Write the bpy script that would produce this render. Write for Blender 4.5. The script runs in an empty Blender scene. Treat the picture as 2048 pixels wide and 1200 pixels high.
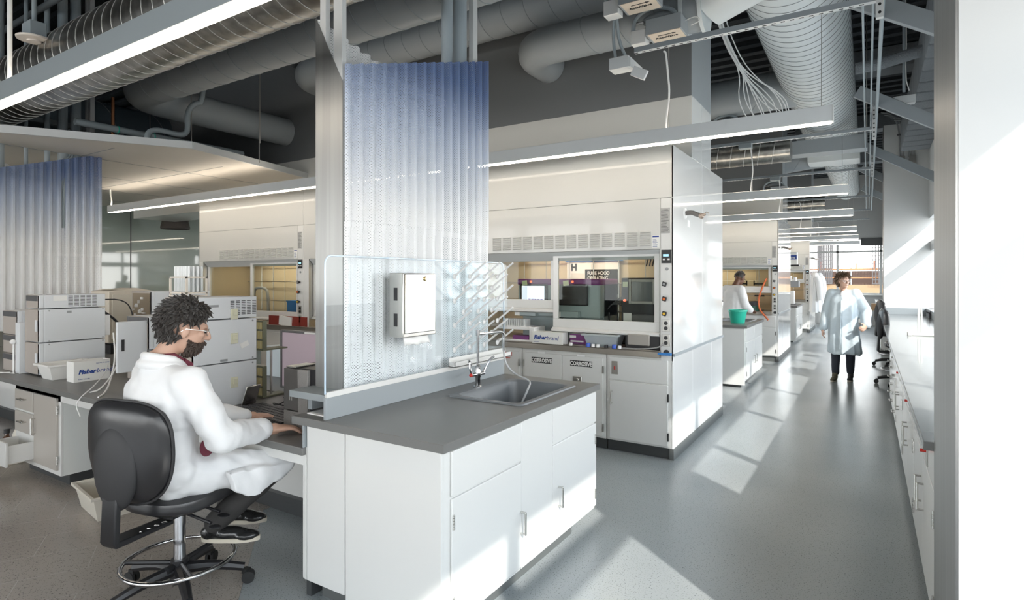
import bpy, bmesh, math, random
from mathutils import Vector, Matrix, noise
random.seed(7)
S = bpy.context.scene
C = S.collection
PI = math.pi

# ------------------------------------------------------------------ camera
cam_d = bpy.data.cameras.new('camera'); cam = bpy.data.objects.new('camera', cam_d); C.objects.link(cam)
cam.location = (0, 0, 1.6)
cam.rotation_euler = (PI/2, 0, math.radians(31.77))
cam_d.sensor_width = 36; cam_d.lens = 36*1148/2048
cam_d.shift_y = (557-600)/2048*-1*-1      # horizon sits 43 px above the middle of the frame
cam_d.clip_start = .05; cam_d.clip_end = 300
S.camera = cam
# ------------------------------------------------------------------ view
S.view_settings.view_transform = 'Standard'; S.view_settings.look = 'None'
S.view_settings.gamma = 1; S.view_settings.exposure = EXPOSURE = 0.2
try: S.view_settings.use_curve_mapping = False
except Exception: pass
try:
    S.cycles.transparent_max_bounces = 24; S.cycles.max_bounces = 10; S.cycles.diffuse_bounces = 6
    S.cycles.sample_clamp_indirect = 6; S.cycles.caustics_refractive = False; S.cycles.caustics_reflective = False
except Exception: pass
# ------------------------------------------------------------------ world
W = bpy.data.worlds.new('sky'); S.world = W; W.use_nodes = True
nt = W.node_tree; nt.nodes.clear()
o_ = nt.nodes.new('ShaderNodeOutputWorld'); bg = nt.nodes.new('ShaderNodeBackground')
tc = nt.nodes.new('ShaderNodeTexCoord'); sx = nt.nodes.new('ShaderNodeSeparateXYZ'); cr = nt.nodes.new('ShaderNodeValToRGB')
nt.links.new(tc.outputs['Generated'], sx.inputs[0]); nt.links.new(sx.outputs['Z'], cr.inputs[0])
cr.color_ramp.elements[0].position = 0.0; cr.color_ramp.elements[0].color = (1.0, .99, .96, 1)
cr.color_ramp.elements[1].position = .6; cr.color_ramp.elements[1].color = (.72, .86, 1.0, 1)
nt.links.new(cr.outputs[0], bg.inputs[0]); bg.inputs[1].default_value = 6.0
nt.links.new(bg.outputs[0], o_.inputs[0])
# ------------------------------------------------------------------ sun
sd = bpy.data.lights.new('sun', 'SUN'); sun = bpy.data.objects.new('sun', sd); C.objects.link(sun)
sd.energy = 4.5; sd.angle = math.radians(.8); sd.color = (1, .965, .9)
sun.rotation_euler = Vector((-.79, .61, -.72)).to_track_quat('-Z', 'Y').to_euler(); sun.location = (20, -15, 18)

# ------------------------------------------------------------------ materials
MT = {}
def mat(name, col, rough=.5, metal=0, spec=.5, coat=0, emit=None, es=0, trans=0, alpha=1, bump=None, aniso=0, ior=1.5, sheen=0):
    if name in MT: return MT[name]
    m = bpy.data.materials.new(name); m.use_nodes = True; n = m.node_tree; b = n.nodes['Principled BSDF']
    c = tuple(col)+(1,) if len(col) == 3 else col
    b.inputs['Base Color'].default_value = c; b.inputs['Roughness'].default_value = rough; b.inputs['Metallic'].default_value = metal
    b.inputs['Specular IOR Level'].default_value = spec; b.inputs['Coat Weight'].default_value = coat; b.inputs['Coat Roughness'].default_value = .05
    b.inputs['Transmission Weight'].default_value = trans; b.inputs['Alpha'].default_value = alpha; b.inputs['IOR'].default_value = ior
    b.inputs['Anisotropic'].default_value = aniso; b.inputs['Sheen Weight'].default_value = sheen
    if emit: b.inputs['Emission Color'].default_value = tuple(emit)+(1,); b.inputs['Emission Strength'].default_value = es
    if bump:
        sc, st, di = bump
        t = n.nodes.new('ShaderNodeTexCoord'); z = n.nodes.new('ShaderNodeTexNoise'); z.inputs['Scale'].default_value = sc; z.inputs['Detail'].default_value = 4
        u = n.nodes.new('ShaderNodeBump'); u.inputs['Strength'].default_value = st; u.inputs['Distance'].default_value = di
        n.links.new(t.outputs['Object'], z.inputs['Vector']); n.links.new(z.outputs['Fac'], u.inputs['Height']); n.links.new(u.outputs[0], b.inputs['Normal'])
    MT[name] = m; return m
def mix_noise(m, c1, c2, scale, detail=3, stretch=(1,1,1), lo=.4, hi=.6, rough=None):
    n = m.node_tree; b = n.nodes['Principled BSDF']
    t = n.nodes.new('ShaderNodeTexCoord'); mp = n.nodes.new('ShaderNodeMapping'); mp.inputs['Scale'].default_value = stretch
    z = n.nodes.new('ShaderNodeTexNoise'); z.inputs['Scale'].default_value = scale; z.inputs['Detail'].default_value = detail
    r = n.nodes.new('ShaderNodeValToRGB'); r.color_ramp.elements[0].position = lo; r.color_ramp.elements[1].position = hi
    r.color_ramp.elements[0].color = tuple(c1)+(1,); r.color_ramp.elements[1].color = tuple(c2)+(1,)
    n.links.new(t.outputs['Object'], mp.inputs[0]); n.links.new(mp.outputs[0], z.inputs['Vector']); n.links.new(z.outputs['Fac'], r.inputs[0]); n.links.new(r.outputs[0], b.inputs['Base Color'])
    return m
white = mat('cabinet_white', (.74, .74, .72), .28, coat=.3)
hoodw = mat('hood_white', (.67, .665, .635), .3, coat=.4)
panelw = mat('hood_side_white', (.84, .84, .83), .08, coat=.8)
wallw = mat('wall_white', (.62, .625, .62), .6)
wallg = mat('wall_gray', (.17, .178, .185), .6)
wallg2 = mat('wall_soft_gray', (.42, .43, .43), .6)
top = mat('epoxy_gray', (.165, .165, .16), .38, bump=(60, .1, .001))
top2 = mat('epoxy_light', (.18, .185, .18), .16, coat=.2)
edge = mat('backsplash_gray', (.30, .33, .345), .4)
sinkm = mat('sink_gray', (.15, .16, .17), .35)
steel = mat('steel', (.55, .54, .51), .28, metal=1)
brushed = mat('brushed_steel', (.42, .42, .41), .45, metal=1, aniso=.5)
mix_noise(brushed, (.36, .36, .35), (.40, .40, .39), 30, 3, (1, 1, .02))
galv = mat('galvanised', (.42, .41, .39), .3, metal=1); mix_noise(galv, (.34, .33, .31), (.5, .49, .46), 9, 3)
chrome = mat('chrome', (.6, .6, .61), .12, metal=1)
satin = mat('satin_nickel', (.62, .61, .58), .25, metal=1)
dark = mat('dark_base', (.055, .058, .06), .4)
kickm = mat('kick_gray', (.12, .128, .125), .35)
black = mat('black_plastic', (.018, .018, .02), .4)
black2 = mat('black_soft', (.03, .03, .032), .6)
leather = mat('black_leather', (.022, .022, .024), .3, spec=.6, bump=(35, .15, .003))
ductg = mat('duct_gray', (.36, .39, .41), .45, bump=(20, .08, .004))
ductw = mat('duct_white', (.74, .78, .79), .42)
pipeg = mat('pipe_gray', (.34, .39, .42), .5)
deckd = mat('deck_dark', (.045, .052, .06), .8, bump=(40, .6, .02))
deckm = mat('fireproofing', (.24, .26, .28), .95, bump=(90, 1, .02))
beamg = mat('beam_gray', (.30, .33, .35), .55)
plast = mat('white_plastic', (.84, .84, .83), .35)
inst = mat('instrument_white', (.70, .725, .75), .42)
beige = mat('instrument_beige', (.64, .58, .49), .45)
taupe = mat('instrument_taupe', (.42, .38, .345), .5)
grayd = mat('gray_dark', (.10, .10, .105), .4)
graym = mat('gray_mid', (.3, .31, .32), .45)
bluegray = mat('blue_gray', (.36, .43, .44), .4)
purple = mat('purple', (.20, .04, .20), .4)
screenb = mat('screen_off', (.012, .013, .016), .08)
paper = mat('paper', (.85, .85, .83), .8)
blueink = mat('blue_ink', (.02, .06, .28), .6)
red = mat('red', (.6, .03, .02), .4); orange = mat('orange', (.75, .16, .02), .45); yellow = mat('yellow', (.8, .5, .03), .5)
bluet = mat('blue_tape', (.03, .2, .55), .6)
green = mat('green_plastic', (.03, .5, .36), .4)
liner = mat('hood_liner', (.62, .52, .37), .5)
inkk = mat('black_ink', (.02, .02, .02), .7)
skin = mat('skin', (.56, .35, .26), .5, bump=(150, .1, .001)); skin_d = mat('skin_brown', (.16, .075, .045), .5)
coatm = mat('coat_cotton', (.80, .81, .82), .85, sheen=.2, bump=(7, .35, .02))
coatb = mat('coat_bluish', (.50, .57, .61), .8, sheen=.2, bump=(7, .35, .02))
lamp = mat('lamp_light', (1, .9, .75), .5, emit=(1, .83, .62), es=9)
lamp_w = mat('lamp_light_soft', (1, .95, .88), .5, emit=(1, .88, .73), es=12)
cloudw = mat('ceiling_panel_white', (.72, .68, .62), .55)
fix = mat('fixture_white', (.62, .64, .65), .45)
fixd = mat('fixture_gray', (.30, .335, .35), .45)
rubber = mat('rubber_black', (.02, .02, .02), .6)
def glass(name, tint, gloss=.12, clear=1.0):
    m = bpy.data.materials.new(name); m.use_nodes = True; n = m.node_tree; n.nodes.clear()
    o = n.nodes.new('ShaderNodeOutputMaterial'); t = n.nodes.new('ShaderNodeBsdfTransparent'); g = n.nodes.new('ShaderNodeBsdfGlossy'); mx = n.nodes.new('ShaderNodeMixShader')
    f = n.nodes.new('ShaderNodeLayerWeight'); f.inputs[0].default_value = .5; pw = n.nodes.new('ShaderNodeMath'); pw.operation = 'POWER'; pw.inputs[1].default_value = 5; n.links.new(f.outputs['Facing'], pw.inputs[0]); a = n.nodes.new('ShaderNodeMath'); a.operation = 'ADD'; a.inputs[1].default_value = gloss
    t.inputs[0].default_value = tuple(tint)+(1,); g.inputs['Roughness'].default_value = .01; g.inputs[0].default_value = (.9, .95, 1, 1)
    n.links.new(pw.outputs[0], a.inputs[0]); n.links.new(a.outputs[0], mx.inputs[0]); n.links.new(t.outputs[0], mx.inputs[1]); n.links.new(g.outputs[0], mx.inputs[2]); n.links.new(mx.outputs[0], o.inputs[0])
    return m
plexi = glass('clear_acrylic', (.97, .985, .99), .012); pane = glass('sash_glass', (.88, .90, .88), .012); winglass = glass('window_glass', (.97, .98, .98), 0)
plexedge = mat('acrylic_edge', (.55, .68, .82), .15, coat=.5)
greenglass = mat('green_glass', (.40, .46, .41), .03, spec=.6, coat=1)
def perforated(name, blue, z0=0, z1=1):
    """corrugated sheet with punched holes; blue enamel that fades to white toward the lower edge of the sheet"""
    m = bpy.data.materials.new(name); m.use_nodes = True; n = m.node_tree; b = n.nodes['Principled BSDF']; L = n.links.new
    def N(t, **k):
        x = n.nodes.new(t)
        for a, v in k.items(): setattr(x, a, v)
        return x
    def mth(op, a, bb=None):
        x = N('ShaderNodeMath', operation=op)
        for i, v in enumerate((a, bb)):
            if v is None: continue
            if isinstance(v, (int, float)): x.inputs[i].default_value = v
            else: L(v, x.inputs[i])
        return x.outputs[0]
    t = N('ShaderNodeTexCoord'); s = N('ShaderNodeSeparateXYZ'); L(t.outputs['Object'], s.inputs[0])
    sp = .0088
    v = mth('DIVIDE', s.outputs['Z'], sp*.866); row = mth('FLOOR', v); half = mth('MULTIPLY', mth('MODULO', mth('ABSOLUTE', row), 2), .5)
    u = mth('ADD', mth('DIVIDE', s.outputs['Y'], sp), half)
    fx = mth('SUBTRACT', mth('FRACT', u), .5); fy = mth('MULTIPLY', mth('SUBTRACT', mth('FRACT', v), .5), .866)
    d = mth('SQRT', mth('ADD', mth('MULTIPLY', fx, fx), mth('MULTIPLY', fy, fy)))
    hole = mth('GREATER_THAN', d, .2)
    L(hole, b.inputs['Alpha'])
    b.inputs['Roughness'].default_value = .35; b.inputs['Base Color'].default_value = (.88, .885, .89, 1)
    if blue:
        r = N('ShaderNodeValToRGB'); e = r.color_ramp.elements
        e[0].position = 0; e[0].color = (.88, .885, .89, 1); e[1].position = 1; e[1].color = (.09, .14, .30, 1)
        q = e.new(.45); q.color = (.52, .58, .70, 1); q = e.new(.8); q.color = (.16, .23, .42, 1)
        mr = N('ShaderNodeMapRange'); mr.inputs[1].default_value = z0; mr.inputs[2].default_value = z1; L(s.outputs['Z'], mr.inputs[0]); L(mr.outputs[0], r.inputs[0]); L(r.outputs[0], b.inputs['Base Color'])
    return m

# ------------------------------------------------------------------ mesh helpers
class MB:
    def __init__(s): s.bm = bmesh.new()
    def box(s, x0, x1, y0, y1, z0, z1, rot=None):
        c = Vector(((x0+x1)/2, (y0+y1)/2, (z0+z1)/2)); M = Matrix.Translation(c)
        if rot: M = M @ rot.to_4x4()
        M = M @ Matrix.Diagonal((abs(x1-x0), abs(y1-y0), abs(z1-z0), 1))
        bmesh.ops.create_cube(s.bm, size=1, matrix=M); return s
    def cyl(s, a, b, r, r2=None, seg=16, caps=True):
        a, b = Vector(a), Vector(b); d = b-a
        M = Matrix.Translation((a+b)/2) @ d.to_track_quat('Z', 'Y').to_matrix().to_4x4()
        bmesh.ops.create_cone(s.bm, cap_ends=caps, segments=seg, radius1=r, radius2=r if r2 is None else r2, depth=d.length, matrix=M); return s
    def sph(s, c, r, seg=14, rings=9, rot=None):
        r = (r, r, r) if not hasattr(r, '__len__') else r
        M = Matrix.Translation(Vector(c))
        if rot: M = M @ rot.to_4x4()
        bmesh.ops.create_uvsphere(s.bm, u_segments=seg, v_segments=rings, radius=1, matrix=M @ Matrix.Diagonal((*r, 1))); return s
    def tube(s, pts, r, seg=8, closed=False, smooth=0):
        P = [Vector(p) for p in pts]
        for _ in range(smooth):
            Q = [P[0]] if not closed else []
            rng = range(len(P)-1) if not closed else range(len(P))
            for i in rng:
                a, b = P[i], P[(i+1) % len(P)]; Q += [a.lerp(b, .25), a.lerp(b, .75)]
            if not closed: Q.append(P[-1])
            P = Q
        n = len(P); R = r if hasattr(r, '__len__') else [r]*n
        if len(R) != n: R = [R[min(len(R)-1, int(i*len(R)/n))] for i in range(n)]
        rings = []; up = Vector((0, 0, 1)); prev = None
        for i, p in enumerate(P):
            a = P[i-1] if (i or closed) else P[i]; b = P[(i+1) % n] if (i < n-1 or closed) else P[i]
            d = (b-a)
            if d.length < 1e-9: d = Vector((0, 0, 1))
            d.normalize()
            if prev is None: x = d.cross(up if abs(d.z) < .9 else Vector((1, 0, 0))).normalized()
            else: x = (prev-d*prev.dot(d)).normalized() if (prev-d*prev.dot(d)).length > 1e-6 else d.orthogonal().normalized()
            prev = x; y = d.cross(x)
            rings.append([s.bm.verts.new(p+(x*math.cos(2*PI*k/seg)+y*math.sin(2*PI*k/seg))*R[i]) for k in range(seg)])
        for i in range(n if closed else n-1):
            A, B = rings[i], rings[(i+1) % n]
            for k in range(seg): s.bm.faces.new((A[k], A[(k+1) % seg], B[(k+1) % seg], B[k]))
        if not closed: s.bm.faces.new(rings[0][::-1]); s.bm.faces.new(rings[-1])
        return s
    def prism(s, poly, axis, a, b):
        """poly: 2-D outline; axis: 'x','y','z' extrusion axis from a to b"""
        def P(u, v, w): return {'x': (w, u, v), 'y': (u, w, v), 'z': (u, v, w)}[axis]
        A = [s.bm.verts.new(P(u, v, a)) for u, v in poly]; B = [s.bm.verts.new(P(u, v, b)) for u, v in poly]; n = len(poly)
        s.bm.faces.new(A); s.bm.faces.new(B[::-1])
        for i in range(n): s.bm.faces.new((A[i], B[i], B[(i+1) % n], A[(i+1) % n]))
        return s
    def frame(s, x0, x1, z0, z1, y0, y1, w, axis='y'):
        """rectangular frame standing in the xz plane"""
        if axis == 'y':
            s.box(x0, x0+w, y0, y1, z0, z1); s.box(x1-w, x1, y0, y1, z0, z1); s.box(x0+w, x1-w, y0, y1, z0, z0+w); s.box(x0+w, x1-w, y0, y1, z1-w, z1)
        else:
            s.box(y0, y1, x0, x0+w, z0, z1); s.box(y0, y1, x1-w, x1, z0, z1); s.box(y0, y1, x0+w, x1-w, z0, z0+w); s.box(y0, y1, x0+w, x1-w, z1-w, z1)
        return s
    def lathe(s, c, prof, seg=24, axis='z'):
        c = Vector(c); rings = []
        for r, h in prof:
            ring = []
            for k in range(seg):
                a = 2*PI*k/seg; u, v = r*math.cos(a), r*math.sin(a)
                ring.append(s.bm.verts.new(c+Vector({'z': (u, v, h), 'y': (u, h, v), 'x': (h, u, v)}[axis])))
            rings.append(ring)
        for A, B in zip(rings, rings[1:]):
            for k in range(seg): s.bm.faces.new((A[k], A[(k+1) % seg], B[(k+1) % seg], B[k]))
        return s
    def hollow(s, x0, x1, y0, y1, z0, z1, t=.004, taper=0.0):
        """open-topped tray with wall thickness t"""
        def ring(i, z, e): return [s.bm.verts.new(v) for v in ((x0+i+e, y0+i+e, z), (x1-i-e, y0+i+e, z), (x1-i-e, y1-i-e, z), (x0+i+e, y1-i-e, z))]
        a = ring(0, z0, taper); b = ring(0, z1, 0); c = ring(t, z1, 0); d = ring(t, z0+t, taper)
        for A, B in ((a, b), (b, c), (c, d)):
            for k in range(4): s.bm.faces.new((A[k], A[(k+1) % 4], B[(k+1) % 4], B[k]))
        s.bm.faces.new(a[::-1]); s.bm.faces.new(d); return s
def ob(name, mb, m, parent=None, bevel=0, smooth=True, loc=None, seg=2):
    bm = mb.bm if isinstance(mb, MB) else mb
    bmesh.ops.recalc_face_normals(bm, faces=bm.faces)
    me = bpy.data.meshes.new(name); bm.to_mesh(me); bm.free()
    if smooth:
        me.polygons.foreach_set('use_smooth', [True]*len(me.polygons))
        try: me.set_sharp_from_angle(angle=math.radians(38))
        except Exception: pass
    o = bpy.data.objects.new(name, me); C.objects.link(o)
    if m: me.materials.append(m)
    if parent: o.parent = parent
    if loc: o.location = loc
    if bevel:
        b = o.modifiers.new('bevel', 'BEVEL'); b.width = bevel; b.segments = seg; b.limit_method = 'ANGLE'; b.angle_limit = math.radians(50)
    return o
def tag(o, label, cat, group=None, kind=None):
    if label: o['label'] = label
    if cat: o['category'] = cat
    if group: o['group'] = group
    if kind: o['kind'] = kind
    return o
def T(name, label, cat, loc=(0, 0, 0), rz=0, group=None):
    o = bpy.data.objects.new(name, None); C.objects.link(o); o.location = loc; o.rotation_euler = (0, 0, rz); o.empty_display_size = .1
    return tag(o, label, cat, group)
def ST(name, mb, m, bevel=0): o = ob(name, mb, m, bevel=bevel, smooth=False); o['kind'] = 'structure'; return o
def BX(*a, **k): return MB().box(*a, **k)
def text(name, s, size, m, parent, loc, rot, bold=0, depth=.0006, align='LEFT', shear=0, xs=1):
    cu = bpy.data.curves.new(name, 'FONT'); cu.body = s; cu.size = size; cu.extrude = depth; cu.align_x = align; cu.offset = bold; cu.shear = shear; cu.resolution_u = 2
    tmp = bpy.data.objects.new(name, cu); C.objects.link(tmp); bpy.context.view_layer.update()
    me = bpy.data.meshes.new_from_object(tmp); bpy.data.objects.remove(tmp)
    me.name = name; me.materials.clear(); me.materials.append(m)
    o = bpy.data.objects.new(name, me); C.objects.link(o); o.location = loc; o.rotation_euler = rot; o.scale = (xs, 1, 1)
    if parent: o.parent = parent
    return o
RX = (PI/2, 0, 0)            # writing that faces -y
RXX = (PI/2, 0, PI/2)        # writing that faces +x
def clone(o, loc=None, rz=None, label=None, parent=None):
    c = o.copy(); C.objects.link(c); c.parent = parent
    if loc is not None: c.location = loc
    if rz is not None: c.rotation_euler = (0, 0, rz)
    if label: c['label'] = label
    for ch in list(KIDS.get(o.name, ())) or [x for x in o.children]: clone(ch, parent=c)
    return c
KIDS = {}
# ================================================================== the room
# floor: grey speckled sheet in the aisles, brown-grey tile set on the skew at the left desks
fl = mat('floor_vinyl', (.24, .262, .27), .3, spec=.5)
def floor_nodes(m, c1, c2, fleck):
    n = m.node_tree; b = n.nodes['Principled BSDF']; L = n.links.new
    t = n.nodes.new('ShaderNodeTexCoord'); z = n.nodes.new('ShaderNodeTexNoise'); z.inputs['Scale'].default_value = .9; z.inputs['Detail'].default_value = 1
    v = n.nodes.new('ShaderNodeTexNoise'); v.inputs['Scale'].default_value = 140; v.inputs['Detail'].default_value = 1
    r = n.nodes.new('ShaderNodeValToRGB'); r.color_ramp.elements[0].color = (*c1, 1); r.color_ramp.elements[1].color = (*c2, 1); r.color_ramp.elements[0].position = .35; r.color_ramp.elements[1].position = .65
    f = n.nodes.new('ShaderNodeValToRGB'); f.color_ramp.elements[0].position = .30; f.color_ramp.elements[1].position = .38
    mx = n.nodes.new('ShaderNodeMix'); mx.data_type = 'RGBA'; mx.inputs[6].default_value = (*fleck, 1)
    L(t.outputs['Object'], z.inputs['Vector']); L(t.outputs['Object'], v.inputs['Vector']); L(z.outputs['Fac'], r.inputs[0]); L(v.outputs['Fac'], f.inputs[0]); L(f.outputs[0], mx.inputs[0]); L(r.outputs[0], mx.inputs[7]); L(mx.outputs[2], b.inputs['Base Color'])
    b.inputs['Roughness'].default_value = .25
    return mx
floor_nodes(fl, (.29, .315, .325), (.34, .365, .37), (.12, .13, .14))
ST('floor', MB().box(-16, 3, -7, 24.2, -.1, 0), fl)
tl = mat('floor_tile', (.23, .2, .18), .2, coat=.2)
n = tl.node_tree; mx = floor_nodes(tl, (.31, .27, .24), (.37, .33, .295), (.13, .11, .1)); b = n.nodes['Principled BSDF']
t = n.nodes.new('ShaderNodeTexCoord'); mp = n.nodes.new('ShaderNodeMapping'); mp.inputs['Rotation'].default_value = (0, 0, math.radians(-59.5)); br = n.nodes.new('ShaderNodeTexBrick')
br.offset = .5; br.inputs['Scale'].default_value = 1; br.inputs['Brick Width'].default_value = .6; br.inputs['Row Height'].default_value = .3; br.inputs['Mortar Size'].default_value = .0015
br.inputs['Color1'].default_value = (0, 0, 0, 1); br.inputs['Color2'].default_value = (0, 0, 0, 1); br.inputs['Mortar'].default_value = (1, 1, 1, 1)
m2 = n.nodes.new('ShaderNodeMix'); m2.data_type = 'RGBA'; m2.inputs[7].default_value = (.46, .42, .38, 1)
n.links.new(t.outputs['Object'], mp.inputs[0]); n.links.new(mp.outputs[0], br.inputs['Vector']); n.links.new(br.outputs['Color'], m2.inputs[0]); n.links.new(mx.outputs[2], m2.inputs[6]); n.links.new(m2.outputs[2], b.inputs['Base Color'])
ST('floor_tile', MB().prism([(-16, 4.9), (-16, -5), (-1.0, -5), (-1.0, .3), (-2.66, 1.71), (-3.55, 2.47), (-3.55, 4.9)], 'z', .0, .003), tl)
# exterior ground
gr = mat('outdoor_ground', (.42, .40, .37), .9); ST('ground_outside', MB().box(-120, 160, -100, 220, -8.2, -8), gr)
# ceiling deck with ribs
d = MB().box(-16, 3, -7, 24.2, 5.2, 5.35)
for i in range(95): d.box(-16, 3, -6.9+i*.33, -6.78+i*.33, 5.13, 5.2)
ST('ceiling', d, deckd)
# walls
ST('wall_far', MB().box(-16, -2.3, 23.1, 23.3, 0, 5.2).box(-2.3, .75, 23.1, 23.3, 0, 1.06).box(-2.3, .75, 23.1, 23.3, 2.98, 5.2).box(.75, 3, 23.1, 23.3, 0, 5.2), wallg2)
ST('wall_left', MB().box(-13.7, -13.5, -7, 23.1, 3.45, 5.2).box(-13.7, -13.5, -7, 3.6, 0, 3.45), wallg)
# right wall: low sill wall, head, piers
w = MB().box(.98, 1.12, -7, 23.1, 0, 1.02).box(.98, 1.12, -7, 23.1, 2.72, 5.2)
ST('wall_right', w, wallw)
ST('pier_near', MB().box(.243, 1.2, 2.27, 2.97, 0, 5.2), wallw)
ST('trim_pier_near', MB().box(.236, .243, 2.272, 2.968, 0, 5.2), brushed)
ST('pier_middle', MB().box(.27, 1.2, 13.2, 13.9, 1.04, 4.55), wallw)
ST('trim_pier_middle', MB().box(.262, .27, 13.2, 13.9, 1.04, 4.55), brushed)
ST('pier_end', MB().box(.45, 1.2, 22.4, 23.1, 1.04, 4.6), wallw)
# window frames on the right (mullions and transom)
f = MB(); y = -6.4
while y < 22.5:
    if not (2.2 < y < 3.05 or 13.1 < y < 13.95): f.box(1.0, 1.08, y-.035, y+.035, 1.02, 2.72)
    y += 1.72
f.box(1.0, 1.08, -7, 2.27, 2.12, 2.3).box(1.0, 1.08, 2.97, 13.2, 2.12, 2.3).box(1.0, 1.08, 13.9, 22.4, 2.12, 2.3)
ST('window_1', f, mat('frame_gray', (.45, .46, .46), .4))
# far window
f = MB().box(-2.3, .75, 23.12, 23.2, 1.06, 1.1).box(-2.3, .75, 23.12, 23.2, 2.94, 2.98).box(-2.3, -2.22, 23.1, 23.2, 1.06, 2.98).box(-.93, -.86, 23.1, 23.2, 1.06, 2.98).box(-2.3, .75, 23.1, 23.2, 2.5, 2.56).box(.35, .42, 23.1, 23.2, 1.06, 2.98)
wf = ST('window_2', f, mat('frame_gray', (.45, .46, .46), .4))
g = ob('window_pane', MB().box(-2.25, .72, 23.155, 23.16, 1.08, 2.96), winglass, wf)
g = ob('roller_blind', MB().box(-.2, .74, 23.06, 23.1, 2.72, 2.98), dark, wf)
ob('window_sill', MB().box(-2.3, .45, 22.9, 23.12, 1.03, 1.06), white, wf)
# chase above the hoods: white below, grey above, three rows
for k in range(3):
    y = 7.0*k
    ST('wall_hood_chase', MB().box(-12.2, -1.45, 5.645+y, 6.43+y, 2.772, 3.375), hoodw if k else hoodw, 0)
    ST('wall_hood_chase_upper', MB().box(-12.2, -1.452, 5.65+y, 6.43+y, 3.375, 5.2), wallg)
    ST('trim_chase_end', MB().box(-1.45, -1.445, 5.645+y, 6.03+y, 2.772, 3.375).box(-1.45, -1.445, 6.036+y, 6.43+y, 2.772, 3.375), panelw)
    ST('trim_chase_end_upper', MB().box(-1.452, -1.447, 5.65+y, 6.43+y, 3.375, 5.2), ductg)
# partition of green glass on the left with olive band
pg = ST('partition_glass', MB().box(-13.52, -13.5, 3.6, 9.5, 0, 3.25), greenglass)
ST('trim_glass_joint', MB().box(-13.5, -13.496, 6.18, 6.2, 0, 3.25), grayd)
ST('trim_olive_band', MB().box(-13.53, -13.49, 3.6, 9.5, 3.25, 3.45), mat('olive', (.42, .42, .12), .5))
ST('partition_return', MB().box(-13.5, -12.4, 9.4, 9.5, 0, 3.25), greenglass)
# suspended white ceiling panel, angled edge
cl = [(-9.4, -.72), (-7.5, 2.221), (-6.571, 3.661), (-7.071, 5.645), (-13.5, 5.645), (-13.5, -.72)]
cp = MB().prism(cl, 'z', 3.1, 3.13)
cn = ST('ceiling_cloud', cp, cloudw)
e = MB()
for (a, b) in zip(cl[:4], cl[1:4]):
    d_ = Vector((b[0]-a[0], b[1]-a[1], 0)); ln = d_.length; q = Matrix.Rotation(math.atan2(d_.y, d_.x), 3, 'Z')
    e.box((a[0]+b[0])/2-ln/2, (a[0]+b[0])/2+ln/2, (a[1]+b[1])/2-.012, (a[1]+b[1])/2+.012, 3.085, 3.165, rot=q)
ob('edge_trim', e, fix, cn)
j = MB()
for x in (-8.2, -9.6, -11.0, -12.4): j.box(x-.004, x+.004, .0, 5.6, 3.097, 3.1)
for y in (1.9, 3.2, 4.5): j.box(-13.4, -7.35, y-.004, y+.004, 3.097, 3.1)
ob('panel_joint', j, graym, cn)
w = MB().box(-16, 1.1, -7.2, -7.0, 0, .9).box(-16, 1.1, -7.2, -7.0, 3.4, 5.2)  # unseen wall with openings, added to cut the light from behind the camera
for i in range(7): w.box(-16+i*2.8, -15.6+i*2.8, -7.2, -7, .9, 3.4)
ST('wall_back_light_block', w, wallw)
# ================================================================== sink islands
def handle(parent, x, y, z, ln=.11, face='x', vert=True, name='handle', m=satin, out=.028):
    """bar pull; face 'x': stands on a +x face, '-x', '-y'"""
    h = ln/2; o = out
    if face in ('x', '-x'):
        s = 1 if face == 'x' else -1
        p = [(x, y, z-h), (x+s*o, y, z-h), (x+s*o, y, z+h), (x, y, z+h)] if vert else [(x, y-h, z), (x+s*o, y-h, z), (x+s*o, y+h, z), (x, y+h, z)]
    else: p = [(x, y, z-h), (x, y-o, z-h), (x, y-o, z+h), (x, y, z+h)] if vert else [(x-h, y, z), (x-h, y-o, z), (x+h, y-o, z), (x+h, y, z)]
    return ob(name, MB().tube([p[0], p[1]], .0055, 8).tube([p[1], p[2]], .006, 8).tube([p[2], p[3]], .0055, 8).sph(p[1], .006, 8, 6).sph(p[2], .006, 8, 6), m, parent)
def hinge(parent, x, y, z, face='x', ln=.065, m=satin):
    b = MB()
    for i in range(5):
        z0 = z-ln/2+i*ln/5; b.cyl((x, y, z0+.001), (x, y, z0+ln/5-.001), .006, seg=10)
    return ob('hinge', b, m, parent)
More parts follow.
